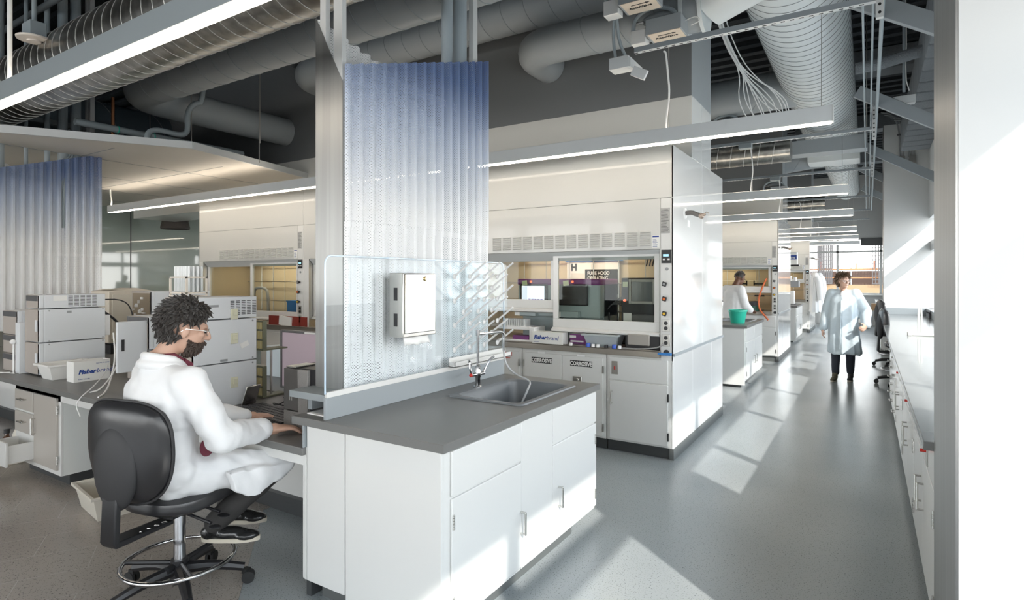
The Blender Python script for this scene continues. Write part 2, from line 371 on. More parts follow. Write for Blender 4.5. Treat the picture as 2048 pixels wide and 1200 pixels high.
def sink_island(k):
    Y = 7.0*k; near = k == 0
    w = ['beside the large clear splash guard', 'under the green tub, behind the near hood', 'farthest along the aisle'][k]
    c = T('sink_cabinet', 'white steel sink base cabinet '+w, 'cabinet', (-1.52, 1.89+Y, 0), 0, 'sink base cabinets')
    L = .87
    ob('carcass', MB().box(-L, -.001, 0.02, .04, .1, .874).box(-L, -.001, 1.57, 1.59, .1, .874).box(-L, -L+.02, .04, 1.57, .1, .874).box(-.02, -.001, .04, 1.57, .1, .874).box(-L+.02, -.02, .04, 1.57, .1, .12), white, c)
    ob('end_panel', MB().box(-L, -.855, 0, .02, .1, .76).box(-.85, -.585, 0, .02, .1, .874).box(-.575, 0, 0, .02, .04, .874), white, c, .002)
    if near:
        pass
    ob('plinth', MB().box(-L+.05, -.06, .07, 1.37, 0, .1), kickm, c)
    for (a, b, hy, gy, nm) in ((.06, .637, .068, .632, 'a'), (.983, 1.59, 1.572, 1.05, 'b')) if near else ((.06, .78, .07, .70, 'a'), (.80, 1.55, 1.54, .88, 'b')):
        d = ob('door', MB().box(0, .012, a, b, .12, .655), white, c, .003)
        handle(d, .012, gy, .35, .11); hinge(d, .014, hy, .555); hinge(d, .014, hy, .2)
        ob('front_panel', MB().box(0, .012, a, b, .665, .86), white, c, .003)
    ob('stile', MB().box(0, .010, .64, .98, .11, .874), white, c, .002) if near else None
    # counter with the cut-out for the sink
    x0, x1, y0, y1 = -2.448, -1.484, 1.86+Y, 3.49+Y; sx0, sx1, sy0, sy1 = -2.05, -1.60, 2.66+Y, 3.30+Y
    m = MB(); bm = m.bm
    def ring(a, b, c_, d_, z): return [bm.verts.new(v) for v in ((a, c_, z), (b, c_, z), (b, d_, z), (a, d_, z))]
    zt, zb = .914, .876
    o1, o2 = ring(x0, x1, y0, y1, zb), ring(x0, x1, y0, y1, zt-.003); o3 = ring(x0+.003, x1-.003, y0+.003, y1-.003, zt); i1 = ring(sx0, sx1, sy0, sy1, zt); i2 = ring(sx0, sx1, sy0, sy1, zb)
    for A, B in ((o1, o2), (o2, o3), (o3, i1), (i1, i2), (i2, o1)):
        for q in range(4): bm.faces.new((A[q], A[(q+1) % 4], B[(q+1) % 4], B[q]))
    o = ob('countertop', m, top, smooth=False); o['group'] = 'sink island countertops'
    tag(o, ['dark grey epoxy countertop in the foreground around the large sink', 'grey epoxy countertop with green tub standing on it', 'grey epoxy countertop farthest down the aisle'][k], 'countertop')
    s = T('sink', ['grey drop-in sink in foreground countertop with clear tube hanging in', 'grey drop-in sink under the green tub', 'small grey sink in the farthest island counter'][k], 'sink', ((sx0+sx1)/2, (sy0+sy1)/2, .914), 0, 'drop-in sinks')
    hx, hy = (sx1-sx0)/2, (sy1-sy0)/2
    b = MB(); bm = b.bm
    def rr(hx, hy, z, r, n=5):
        out = []
        for cx, cy, a0 in ((hx-r, hy-r, 0), (-hx+r, hy-r, 90), (-hx+r, -hy+r, 180), (hx-r, -hy+r, 270)):
            for i in range(n+1):
                a = math.radians(a0+90*i/n); out.append(bm.verts.new((cx+r*math.cos(a), cy+r*math.sin(a), z)))
        return out
    R = [rr(hx+.03, hy+.03, .001, .04), rr(hx+.026, hy+.026, .009, .04), rr(hx-.005, hy-.005, .009, .05), rr(hx-.018, hy-.018, -.004, .05), rr(hx-.03, hy-.03, -.10, .06), rr(hx-.05, hy-.05, -.205, .06), rr(hx-.09, hy-.09, -.22, .05)]
    for A, B in zip(R, R[1:]):
        n = len(A)
        for q in range(n): bm.faces.new((A[q], A[(q+1) % n], B[(q+1) % n], B[q]))
    bm.faces.new(R[-1]); ob('basin', b, sinkm, s)
    ob('drain', MB().cyl((0, .05, -.219), (0, .05, -.214), .04), steel, s)
    return c
for k in range(3): sink_island(k)
# backsplash, acrylic guard
b = T('backsplash', 'grey backsplash kerb along the foreground sink counter', 'backsplash', (-2.22, 1.88, .914))
ob('kerb', MB().box(-.018, .0, 0, 1.6, 0, .108), edge, b, .002)
ob('rail', MB().box(-.012, .004, 0.005, 1.6, .108, .135), mat('rail_white', (.75, .75, .73), .3, metal=.3), b, .001)
def rounded(y0, y1, z0, z1, r, n=6):
    P = [(y0, z0), (y1, z0)]
    for i in range(n+1): a = PI/2*i/n; P.append((y1-r+r*math.cos(a), z1-r+r*math.sin(a)))
    for i in range(n+1): a = PI/2+PI/2*i/n; P.append((y0+r+r*math.cos(a), z1-r+r*math.sin(a)))
    return P
g = T('splash_guard', 'large clear acrylic splash guard standing on the grey backsplash', 'splash guard', (-2.22, 1.88, 1.04))
bm_ = MB().prism(rounded(0, 1.6, 0, .672, .04), 'x', -.01, -.001); ob('acrylic_sheet', bm_, plexi, g, smooth=False)
ep = rounded(0, 1.6, 0, .672, .04); ep = ep[1:]+[ep[0]]
ob('polished_edge', MB().tube([(-.0055, a, z) for a, z in ep], .0045, 6), plexedge, g)
# steel towel dispenser
d = T('paper_towel_dispenser', 'stainless steel paper towel dispenser on the clear guard with towel showing', 'dispenser', (-2.219, 2.31, 1.28))
ob('housing', MB().prism([(0, 0), (.10, .0), (.10, .03), (.10, .35), (.0, .35)], 'y', 0, .275), steel, d, .004)
ob('door', MB().box(.10, .108, .012, .263, .02, .345), mat('steel_bright', (.72, .72, .70), .22, metal=1), d, .004)
ob('lock', MB().lathe((.108, .175, .318), [(0, .01), (.012, .01), (.014, 0)], 18, 'x'), mat('brass', (.7, .55, .3), .3, metal=1), d)
ob('slot', MB().box(.035, .06, -.002, .001, .06, .13).box(.035, .06, -.002, .001, .2, .27), black, d)
pt = MB(); bm = pt.bm; N_ = 14
for a in range(N_):
    y = .03+.21*a/(N_-1)
    for q, z in enumerate((.02, -.02, -.045+.004*math.sin(a*1.7))):
        bm.verts.new((.07+.012*q/2+.006*math.sin(a*.9+q), y, z))
bm.verts.ensure_lookup_table()
for a in range(N_-1):
    for q in range(2): i = a*3+q; bm.faces.new([bm.verts[v] for v in (i, i+3, i+4, i+1)])
o = ob('paper_towel', pt, paper, d); sl = o.modifiers.new('s', 'SOLIDIFY'); sl.thickness = .006
# peg rack
r = T('drying_rack', 'clear drying board with white pegs slanting toward the sink', 'drying rack', (-2.212, 2.80, 1.10))
ob('board', MB().prism([(u, v) for u, v in rounded(0, .70, .02, .60, .03)], 'x', 0, .006), plexi, r, smooth=False)
for row in range(7):
    for i in range(4 if row % 2 == 0 else 3):
        y = .073+i*.163+(0 if row % 2 == 0 else .093); z = .512-row*.0765
        p = MB().lathe((.006, y, z), [(0, .0), (.016, .0), (.018, .004), (.012, .010), (.006, .014)], 14, 'x')
        p.tube([(.012, y, z), (.03, y+.001, z+.018), (.135, y+.004, z+.095)], .0066, 8); ob('peg', p, plast, r)
t_ = T('drip_trough', 'long white metal drip trough below the pegs', 'trough', (-2.21, 2.822, 1.05))
ob('channel', MB().box(0, .004, 0, .65, 0, .055).box(0, .05, 0, .65, 0, .004).box(.046, .05, 0, .65, 0, .03).box(0, .05, 0, .003, 0, .03), mat('rail_white', (.75, .75, .73), .3), t_)
# faucet
def faucet(x, y, rz=0, label='', grp='gooseneck faucets'):
    f = T('faucet', label, 'faucet', (x, y, .914), rz, grp)
    ob('base', MB().lathe((0, 0, 0), [(.0, 0), (.028, 0), (.028, .008), (.018, .014), (.016, .06), (.02, .066), (.02, .10), (.016, .11), (.018, .135), (.012, .14), (.009, .15)], 20), chrome, f)
    ob('riser', MB().cyl((0, 0, .13), (0, 0, .35), .0085, seg=14).cyl((0, 0, .325), (0, 0, .362), .013, seg=14), chrome, f)
    ob('spout', MB().tube([(0, 0, .335), (0, .1, .335), (0, .19, .335), (0, .265, .33), (0, .262, .26), (0, .262, .20)], .0085, 12, smooth=2), chrome, f)
    for s in (-1, 1):
        h = ob('lever', MB().cyl((0, 0, .083), (0, s*.06, .083), .011, seg=12).tube([(0, s*.055, .085), (0, s*.075, .12), (-.01, s*(.06 if s < 0 else .13), .16), (-.01, s*(.075 if s < 0 else .17), .175)], [.006, .007, .009, .008], 8, smooth=1), chrome, f)
        if s < 0: ob('index_button', MB().sph((0, -.066, .083), .011), red, h)
    return f
faucet(-2.09, 2.965, -.1, 'chrome gooseneck faucet with lever handles at the foreground sink')
o = ob('tubing', MB().tube([(-2.06, 3.225, 1.12), (-2.055, 3.225, 1.05), (-2.03, 3.25, .99), (-1.97, 3.27, .95), (-1.86, 3.24, .935), (-1.82, 3.13, .90), (-1.80, 2.98, .80), (-1.76, 2.92, .705)], .007, 8, smooth=2), mat('clear_tube', (.75, .77, .78), .15, trans=.5)); tag(o, 'clear plastic tube hanging from faucet into the foreground sink', 'tube')
# small shelf behind the guard
o = ob('spine_shelf', MB().box(-2.56, -2.24, 1.93, 3.49, .985, 1.02).box(-2.50, -2.47, 2.0, 3.4, .914, .985), edge, bevel=.002); tag(o, 'grey narrow shelf that carries the corrugated metal screen', 'shelf')
o = ob('notepad', MB().box(-2.42, -2.29, 1.93, 2.14, .914, .918), paper); tag(o, 'white sheet of paper on the counter under the narrow shelf', 'paper')

# ================================================================== corrugated screens
def corr(name, x, y0, y1, zb, zt, m, parent, amp=.016, per=.085, th=0):
    """zb, zt: functions of y"""
    b = MB(); bm = b.bm; n = int((y1-y0)/per*12); P = []
    for i in range(n+1):
        y = y0+(y1-y0)*i/n; ph = ((y-y0)/per) % 1
        s = max(-1, min(1, 1.6*math.sin(2*PI*ph)))
        P.append((bm.verts.new((x+amp*s, y, zb(y))), bm.verts.new((x+amp*s, y, zt(y)))))
    for A, B in zip(P, P[1:]): bm.faces.new((A[0], B[0], B[1], A[1]))
    return ob(name, b, m, parent, smooth=True)
perfb = perforated('perforated_blue', True, .95, 2.1); perfw = perforated('perforated_white', False)
def screen(X, label, lite=False):
    s = T('corrugated_screen', label, 'screen', (X, 2.07, 1.02), 0, 'corrugated screens with blue tops')
    lerp = lambda a, b: (lambda y: a+(b-a)*y/1.3)
    corr('front_sheet', 0, 0, 1.31, lambda y: .846, lerp(1.69, 2.12), perfb, s)
    corr('front_sheet', -.005, 0, 1.31, lambda y: 0, lambda y: .875, perfw, s)
    corr('rear_sheet', -.21, 0, 1.31, lambda y: 0, lambda y: 1.97-.2*y-.25*max(0, y-.45), perfw, s)
    ob('end_panel', MB().prism([(-.22, 0), (-.012, 0), (-.012, 1.60), (-.22, 1.98)], 'y', -.004, -.001), brushed, s)
    ob('cross_rail', MB().box(-.12, -.09, .04, 1.29, 1.72, 1.77), wallw, s)
    ob('cross_rail', MB().box(-.12, -.09, .04, 1.29, .86, .90), wallw, s)
    for (a, b, c_, d_) in ((-.085, -.02, .0, .03), (-.19, -.145, .0, .03), (-.09, -.05, 1.21, 1.26), (-.19, -.15, 1.21, 1.26)): ob('post', MB().box(a, b, c_, d_, 0, 4.1), wallw, s, .002)
    return s
s1 = screen(-2.30, 'tall perforated metal screen with blue top behind the foreground sink')
s2 = screen(-8.10, 'perforated metal screen with blue top at far left, behind white instruments')
def riser(x, y, r, z0, z1, label, m=pipeg, g='vertical pipes'):
    b = MB().cyl((x, y, z0), (x, y, z1), r, seg=16)
    o = ob('vertical_pipe', b, m); tag(o, label, 'pipe', g); return o
riser(-2.41, 3.06, .038, 1.02, 5.1, 'left of two grey pipes rising inside the tall central screen')
riser(-2.40, 3.19, .048, 1.02, 5.1, 'right and thicker grey pipe rising inside the tall central screen')
for x, y, r, l in ((-8.2, 2.42, .045, 'thick grey pipe leftmost behind the far left screen'), (-8.2, 2.66, .02, 'thin grey pipe second from left behind the far left screen'), (-8.2, 2.86, .028, 'grey pipe third from left behind the far left screen'), (-8.22, 3.02, .05, 'grey pipe among bent conduits behind far left screen'), (-8.24, 3.16, .055, 'grey pipe fourth from right post of left screen')):
    riser(x, y, r, 1.02, 5.1, l)
cm = MB()
for i in range(4): cm.tube([(-8.14+i*.01, 2.93+i*.02, 2.2), (-8.14+i*.01, 2.93+i*.02, 2.8), (-8.16, 2.98+i*.03, 3.0), (-8.2, 3.06+i*.03, 3.09), (-8.2, 3.08+i*.03, 3.4)], .011, 6, smooth=1)
o = ob('conduit_bundle', cm, pipeg); tag(o, 'bundle of bent grey conduits beside pipes behind left screen', 'conduit')
# ================================================================== long desk with instruments
dk = T('desk', 'long desk with dark grey top where the seated man works', 'desk', (-2.376, 1.865, 0))
ob('desktop', MB().box(-10.9, 0, 0, .82, .722, .76), top, dk, .004)
ob('desktop', MB().box(-10.9, -.15, .84, 1.62, .722, .76), top, dk, .004)
ob('apron', MB().box(-10.9, -.03, .03, .05, .665, .722), white, dk)
ob('back_panel', MB().box(-10.9, -.01, .70, .72, .1, .722), white, dk)
ob('side_panel', MB().box(-.032, -.005, .03, .72, .1, .722), white, dk, .002)
ob('end_riser', MB().box(-.012, .0, .01, 1.6, .76, .876), edge, dk, .002)
ob('plinth', MB().box(-10.9, -.01, .66, .70, 0, .11), dark, dk)
ob('plinth_side', MB().box(-.04, -.005, .06, .66, 0, .11), dark, dk)
bc = T('base_cabinet', 'white steel cabinet under the left desk with lowest drawer open', 'cabinet', (-6.05, 1.89, 0))
ob('carcass', MB().box(0, .862, .02, .66, .1, .70), mat('cabinet_side', (.78, .80, .78), .35), bc)
ob('face_frame', MB().box(0, .862, .005, .02, .1, .715), white, bc, .002)
ob('plinth', MB().box(.04, .80, .085, .66, 0, .1), dark, bc)
dr = mat('drawer_beige', (.46, .43, .39), .3, coat=.3)
d = ob('door', MB().box(.41, .82, -.012, .005, .14, .69), dr, bc, .003); handle(d, .44, -.012, .43, .12, '-y')
for zz in (.22, .60): hinge(d, .835, -.008, zz)
for (z0, z1, out) in ((.53, .69, 0), (.345, .51, 0), (.135, .325, .17)):
    q = ob('drawer', MB().box(.03, .39, -.012-out, .005-out, z0, z1), dr if not out else white, bc, .003)
    if out: ob('drawer_box', MB().hollow(.05, .37, .005-out, .3, z0+.02, z1-.03, .008), white, q)
    handle(q, .21, -.012-out, (z0+z1)/2+.01, .11, '-y', False)
# plastic bins on the floor
binm = mat('bin_plastic', (.66, .62, .54), .45)
def tote(loc, sx, sy, sz, label, rz=0, m=binm, grp=None, name='plastic_bin'):
    t = T(name, label, 'bin', loc, rz, grp)
    ob('tub', MB().hollow(0, sx, 0, sy, 0, sz, .004, .035), m, t, .003)
    ob('rim', MB().box(-.015, sx+.015, -.015, .008, sz-.018, sz).box(-.015, sx+.015, sy-.008, sy+.015, sz-.018, sz).box(-.015, .008, 0, sy, sz-.018, sz).box(sx-.008, sx+.015, 0, sy, sz-.018, sz), m, t, .003)
    return t
tote((-4.72, 1.80, 0.003), .46, .34, .17, 'cream plastic bin on the floor under the desk by the stool', -.15)
tote((-6.62, 1.78, 0.003), .40, .34, .15, 'cream plastic bin on the floor left of the base cabinet', -.1)
bt = T('reagent_bottle', 'brown glass bottle with white label standing in the floor bin', 'bottle', (-6.36, 1.93, .01))
ob('glass_body', MB().lathe((0, 0, 0), [(0, 0), (.05, 0), (.052, .01), (.052, .16), (.045, .19), (.018, .22), (.016, .25)], 20), mat('amber', (.09, .04, .02), .1), bt)
ob('label', MB().lathe((0, 0, 0), [(.0535, .03), (.0535, .13)], 20), paper, bt); ob('cap', MB().cyl((0, 0, .245), (0, 0, .28), .022), black, bt)
b2 = T('plastic_jug', 'pale plastic jug with dark cap beside the brown bottle', 'jug', (-6.27, 1.99, .01))
ob('body', MB().lathe((0, 0, 0), [(0, 0), (.05, 0), (.05, .24), (.03, .29), (.015, .31)], 16), binm, b2); ob('cap', MB().cyl((0, 0, .31), (0, 0, .34), .02), black, b2)
b3 = T('canister', 'pale upright canister standing in the cream bin near stool', 'canister', (-4.42, 1.93, .01)); ob('body', MB().lathe((0, 0, 0), [(0, 0), (.05, 0), (.05, .22), (.0, .225)], 18), binm, b3)
# ---- instruments.  local frame: x to the right, front at y=0, back at y=d
def vents(parent, x, y0, z0, cols, rows, cw, ch, gap=.008, m=grayd, face='x'):
    b = MB()
    for c in range(cols):
        for r in range(rows):
            yy = y0+c*(cw+gap*1.4); zz = z0+r*ch
            if face == 'x': b.box(x-.001, x+.0012, yy, yy+cw, zz, zz+ch*.5)
            else: b.box(yy, yy+cw, x-.0012, x+.001, zz, zz+ch*.5)
    return ob('vent', b, m, parent)
def screws(parent, x, pts):
    b = MB()
    for y, z in pts: b.cyl((x-.001, y, z), (x+.002, y, z), .006, seg=10)
    return ob('screw', b, graym, parent)
def module(parent, w, d, z0, z1, front=taupe, dark_top=False, vent=None, inset=.0, doorhandle=False):
    b = ob('module', MB().box(0, w, .035, d, z0+.002, z1-.002), inst, parent, .003)
    f = ob('front_bezel', MB().box(inset, w-.002, 0, .034, z0+.003, z1-.003), front, b, .004)
    ob('bezel_return', MB().box(w-.03, w-.001, .0, .034, z0+.003, z1-.003), inst, b, .003)
    if dark_top: ob('display_band', MB().box(inset, w-.03, -.003, .03, z1-.055, z1-.006), grayd, f, .002)
    if doorhandle: ob('door_grip', MB().box(w-.06, w-.028, -.012, 0, (z0+z1)/2-.05, (z0+z1)/2+.05), inst, f, .003)
    if vent: vents(b, w, *vent)
    return b
st = T('instrument_stack', 'tall stack of three white instrument modules left, with vents on top unit', 'instrument', (-6.31, 2.04, .76), 0, 'white instrument stacks')
m1 = module(st, .30, .50, .012, .285, doorhandle=True); m2 = module(st, .30, .50, .29, .575, doorhandle=True); m3 = module(st, .30, .50, .58, .70, vent=(.21, .595, 5, 9, .035, .011), dark_top=True, inset=.03)
screws(m1, .3, [(.07, .03), (.07, .27), (.48, .27)]); screws(m2, .3, [(.07, .30), (.07, .56), (.48, .30), (.48, .56)]); ob('foot', MB().box(.02, .28, .03, .47, 0, .012), black, st)
ob('side_box', MB().box(.20, .255, .50, .56, .31, .50), plast, st, .003); 
ob('sticker', MB().box(.3005, .3012, .10, .20, .645, .69), paper, m3); ob('rating_plate', MB().box(.3005, .3012, .20, .235, .535, .555), graym, m2)
st = T('instrument_stack', 'slim stack of taupe fronted instrument modules at far left edge', 'instrument', (-6.78, 2.03, .76), 0, 'white instrument stacks')
for a, b_ in ((0.0, .16), (.163, .33), (.333, .55)): module(st, .34, .48, a, b_, dark_top=True)
ob('side_column', MB().box(.35, .44, -.02, .05, .0, .45), inst, st, .003)
ob('bulb_fitting', MB().sph((.36, -.04, .28), .022).cyl((.36, -.06, .28), (.36, 0, .28), .01), plast, st); ob('drain_tube', MB().cyl((.33, -.025, 0), (.33, -.025, .26), .008), plast, st)
st = T('instrument_stack', 'large stack of three white instrument modules right of the man\'s head', 'instrument', (-3.90, 1.99, .76), 0, 'white instrument stacks')
m1 = module(st, .345, .43, .0, .288); m2 = module(st, .345, .43, .291, .573); m3 = module(st, .345, .43, .576, .72, vent=(.24, .60, 5, 9, .028, .011))
for m_, zs in ((m1, .15), (m2, .44), (m3, .60)): ob('latch', MB().box(.345, .353, .24, .29, zs-.03, zs+.04).box(.353, .359, .255, .285, zs-.005, zs+.03), mat('latch_cream', (.66, .65, .50), .5), m_, .002)
screws(m1, .345, [(.40, .27)]); screws(m2, .345, [(.40, .305), (.40, .555)])
ob('sticker', MB().box(.3455, .346, .31, .37, .38, .415, rot=Matrix.Rotation(.35, 3, 'X')), paper, m2); ob('rating_plate', MB().box(.3455, .346, .17, .22, .30, .315), graym, m2); ob('rating_plate', MB().box(.3455, .346, .08, .16, .655, .67), graym, m3)
# open fronted tall module left of the man
st = T('instrument_stack', 'stack with taupe front and open white door behind the man\'s head', 'instrument', (-5.29, 2.40, .76), 0, 'white instrument stacks')
for a, b_ in ((0.0, .26), (.263, .53)): module(st, .36, .40, a, b_, dark_top=True)
ob('open_door', MB().box(.30, .325, -.22, .0, .10, .50), inst, st, .004); ob('door_grip', MB().box(.325, .33, -.19, -.17, .27, .36), black, st); ob('vent_panel', MB().box(.001, .05, -.004, 0, .1, .52), grayd, st)
st = T('instrument_stack', 'white instrument with round fan and open circuit bay further back', 'instrument', (-6.52, 3.0, .76), 0, 'white instrument stacks')
module(st, .40, .60, .0, .50); u = module(st, .40, .60, .503, .71)
fan = ob('fan', MB().lathe((.401, .3, .62), [(0, .002), (.02, .003), (.045, .003), (.045, 0)], 20, 'x'), graym, u); ob('circuit_bay', MB().box(.03, .37, -.006, .0, .4, .69), mat('circuit', (.25, .2, .14), .6), st)
pcb = MB()
for i in range(14): x = .05+.26*random.random(); z = .42+.22*random.random(); pcb.box(x, x+.04*random.random()+.01, -.02, -.004, z, z+.03*random.random()+.01)
o = ob('components', pcb, plast, st); o['kind'] = 'stuff'
be = T('analyser', 'large beige cabinet shaped analyser with sloping top', 'analyser', (-7.56, 3.05, .76))
ob('housing', MB().prism([(0, .12), (.55, .12), (.55, .68), (.30, .73), (0, .70)], 'x', 0, .42), beige, be, .01)
ob('side_cover', MB().box(.42, .432, .03, .50, .16, .66), mat('cream_light', (.72, .67, .58), .45), be, .004); ob('base_shelf', MB().box(0, .42, .02, .5, 0, .10), black, be)
ob('rounded_back', MB().cyl((.05, .55, .40), (.40, .55, .40), .26, seg=28), beige, be); ob('vent', MB().box(.06, .34, .05, .30, .715, .722), mat('cream_light', (.72, .67, .58), .45), be)
# white bin and carton on the left desk
tote((-5.93, 1.99, .76), .26, .34, .13, 'translucent white bin on the left desk beside the carton', 0, mat('bin_white', (.80, .79, .76), .4))
def carton(loc, sx, sy, sz, label, face, rz=0, openm=True, s1=.05, grp='white cartons with blue lettering'):
    c = T('carton', label, 'box', loc, rz, grp)
    ob('box_body', MB().hollow(0, sx, 0, sy, 0, sz, .004) if openm else MB().box(0, sx, 0, sy, 0, sz), mat('carton_white', (.80, .80, .77), .7), c, .001)
    if openm: ob('lining', MB().box(.006, sx-.006, .006, sy-.006, sz-.03, sz-.028), mat('cardboard', (.38, .24, .13), .8), c)
    if face == 'x':
        a = text('lettering', 'Fisher', s1, blueink, c, (sx+.001, sy*.12, sz*.38), RXX, .0022, shear=.25); text('lettering', 'brand', s1, blueink, c, (sx+.001, sy*.12+s1*2.55, sz*.38), RXX, .0, shear=.25)
        text('small_print', 'Cat. No. 12-567-4', s1*.26, blueink, c, (sx+.001, sy*.60, sz*.82), RXX); text('small_print', 'Fisher Scientific', s1*.26, blueink, c, (sx+.001, sy*.12, sz*.1), RXX)
    else:
        text('lettering', 'Fisher', s1, blueink, c, (sx*.06, -.001, sz*.36), RX, .0022, shear=.2); text('lettering', 'brand', s1, blueink, c, (sx*.06+s1*2.55, -.001, sz*.36), RX, 0, shear=.2)
        text('small_print', 'Sterile pipets', s1*.2, blueink, c, (sx*.05, -.001, sz*.1), RX)
    return c
carton((-5.56, 2.07, .76), .13, .262, .165, 'open white carton with blue lettering on the left desk', 'x', 0, True, .050)
# computer at the sink end
kb = T('keyboard', 'black keyboard in front of the monitor under the man\'s hand', 'keyboard', (-3.42, 2.12, .76), -.1)
ob('base', MB().box(0, .62, 0, .24, 0, .018), black, kb, .004)
keys = MB()
for r_ in range(6):
    for c_ in range(24):
        if r_ == 0 and 6 < c_ < 13: continue
        x = .012+c_*.0248; y = .014+r_*.0365; keys.box(x, x+.0195, y, y+.029, .018, .027)
ob('keys', keys, mat('key_gray', (.07, .07, .075), .35), kb, .002)
tw = T('computer_tower', 'black desktop computer tower with mesh strip beside the keyboard', 'computer', (-2.78, 2.06, .76))
ob('case', MB().box(0, .33, .02, .42, .012, .345), black, tw, .004); ob('front_panel', MB().box(0.0, .12, .0, .02, .11, .34), mat('graphite', (.09, .085, .08), .35), tw, .003)
ob('mesh_strip', MB().box(.12, .20, .0, .02, .012, .34).box(0, .12, .0, .02, .012, .105), mat('mesh_gray', (.26, .25, .24), .5, bump=(160, 1, .004)), tw, .002); ob('usb_port', MB().box(.05, .056, -.002, 0, .165, .185).box(.068, .074, -.002, 0, .165, .185), steel, tw); ob('foot', MB().box(.01, .19, .02, .4, 0, .012), black, tw)
mo = T('monitor', 'grey framed monitor with dim screen, partly behind the metal screen', 'monitor', (-3.735, 2.77, .74), 0)
ob('bezel', MB().frame(-.02, .60, .04, .475, -.02, .02, .018), mat('bezel_gray', (.16, .16, .165), .4), mo, .004); ob('back_shell', MB().box(-.01, .59, .0, .035, .05, .465), grayd, mo, .006)
ob('display', MB().box(-.002, .582, -.012, -.008, .058, .457), mat('display_mauve', (.20, .16, .18), .25, emit=(.55, .45, .5), es=.35), mo); ob('stand', MB().box(.25, .33, .035, .06, 0.02, .2).box(.17, .41, -.06, .12, 0.02, .032), grayd, mo, .003); ob('asset_tag', MB().box(.26, .38, -.0215, -.0205, .459, .471), paper, mo)
mo = T('monitor', 'black wide monitor lying behind the grey framed one', 'monitor', (-4.0, 3.25, .76), 0); ob('display', MB().box(0.25, .75, -.02, .02, .30, .56), screenb, mo, .004); ob('stand', MB().box(.45, .55, .02, .05, 0, .4).box(.37, .63, -.05, .12, 0, .012), black, mo)
o = ob('mobile_phone', MB().box(-2.76, -2.68, 2.06, 2.20, 1.106, 1.114), steel, bevel=.003); tag(o, 'silver phone lying on top of the computer tower', 'phone')
hp = T('headphones', 'grey and white headset lying among the cables', 'headset', (-3.02, 2.40, .765)); ob('ear_cushion', MB().lathe((0, 0, .05), [(.02, 0), (.045, 0), (.048, .02), (.03, .03), (.018, .02)], 18, 'y'), graym, hp); ob('ear_cushion', MB().lathe((.09, .03, .05), [(.02, 0), (.045, 0), (.048, .02), (.03, .03), (.018, .02)], 18, 'y'), plast, hp); ob('headband', MB().tube([(0, .01, .09), (.02, .06, .14), (.07, .07, .14), (.09, .05, .09)], .008, 8, smooth=1), black, hp)
tb = T('tablet', 'thin metal tablet leaning at the left of keyboard', 'tablet', (-3.40, 2.22, .763), .15); ob('body', MB().box(0, .010, 0, .11, 0, .15, rot=Matrix.Rotation(.35, 3, 'Y')), satin, tb, .004)
for z0, lab in ((.0, 'lower olive metal frame with amber tubes right of the large white stack'), (.33, 'upper olive metal frame with amber tubes right of the large white stack')):
    hxm = T('tube_holder', lab, 'tube rack', (-3.70, 2.50, .762+z0), 0, 'olive metal tube frames')
    ob('frame', MB().frame(0, .10, 0, .21 if z0 else .22, 0, .03, .009).box(.01, .09, 0, .03, .07, .078).box(.01, .09, 0, .03, .14, .148).box(.0, .1, .03, .2, 0, .01), mat('olive_metal', (.16, .17, .11), .5), hxm)
    for z in (.012, .08, .15):
        for i in range(4): ob('tube', MB().cyl((.02+i*.020, .015, z), (.02+i*.020, .015, z+.055), .007, seg=8), mat('amber_tube', (.55, .48, .25), .3), hxm)
    if z0: ob('support_rod', MB().cyl((.05, .1, -.33), (.05, .1, 0), .008), steel, hxm)
o = T('pump_box', 'pale blue metal box standing behind the monitor', 'instrument', (-4.42, 3.1, .76), 0); ob('housing', MB().box(0, .40, 0, .3, 0, .26), mat('pale_blue', (.55, .62, .66), .45), o, .006)
# cables: each a thing
def cable(pts, r, m, label, grp='loose cables and tubes', name='cable', sm=2):
    o = ob(name, MB().tube(pts, r, 7, smooth=sm), m); tag(o, label, 'cable', grp); return o
cable([(-3.3, 2.5, .78), (-3.2, 2.55, .88), (-3.0, 2.5, .90), (-2.8, 2.45, .88), (-2.72, 2.42, .80)], .006, mat('cable_blue', (.12, .35, .6), .4), 'light blue network cable arching behind the keyboard')
cable([(-3.25, 2.62, .78), (-3.1, 2.6, .92), (-2.95, 2.58, .93), (-2.85, 2.5, .85), (-2.8, 2.5, .77)], .009, plast, 'thick white cable looping behind the keyboard')
for i in range(9):
    x = -3.35+.07*i; p = [(x+random.uniform(-.1, .1), 2.35+random.uniform(0, .3), .775+random.uniform(0, .12)*(j % 2)) for j in range(5)]
    cable(p, .0045, black, 'black cable in the tangle behind the keyboard', 'black cables tangled behind the keyboard')
for i in range(14):
    p = [(-6.0+random.uniform(-.1, .35), 2.65+random.uniform(0, .25), .79+random.uniform(0, .28)) for j in range(6)]
    cable(p, random.choice((.006, .009)), (black, black, black, graym)[i % 4], 'black cable in the tangle between the two instrument stacks', 'black cables tangled between the instrument stacks')
cable([(-6.25, 2.56, 1.33), (-6.15, 2.7, 1.2), (-5.95, 2.7, 1.02), (-5.75, 2.65, .95), (-5.6, 2.6, .90)], .012, black, 'thick black cable sagging in front of the beige analyser')
cable([(-6.25, 2.56, 1.40), (-6.1, 2.75, 1.40), (-6.05, 2.8, 1.25), (-6.1, 2.8, 1.1), (-6.12, 2.75, .9)], .006, black, 'thin black cable on the beige analyser front')
cable([(-6.45, 1.98, .77), (-6.5, 1.87, .77), (-6.5, 1.82, .70), (-6.45, 1.80, .45), (-6.28, 1.83, .25)], .004, plast, 'thin clear tube hanging over the far left desk edge', name='tubing')
cable([(-6.35, 1.98, .77), (-6.55, 1.90, .775), (-6.42, 1.86, .77), (-6.3, 1.84, .72)], .004, plast, 'thin clear tube curling on the desk by the slim stack', name='tubing')
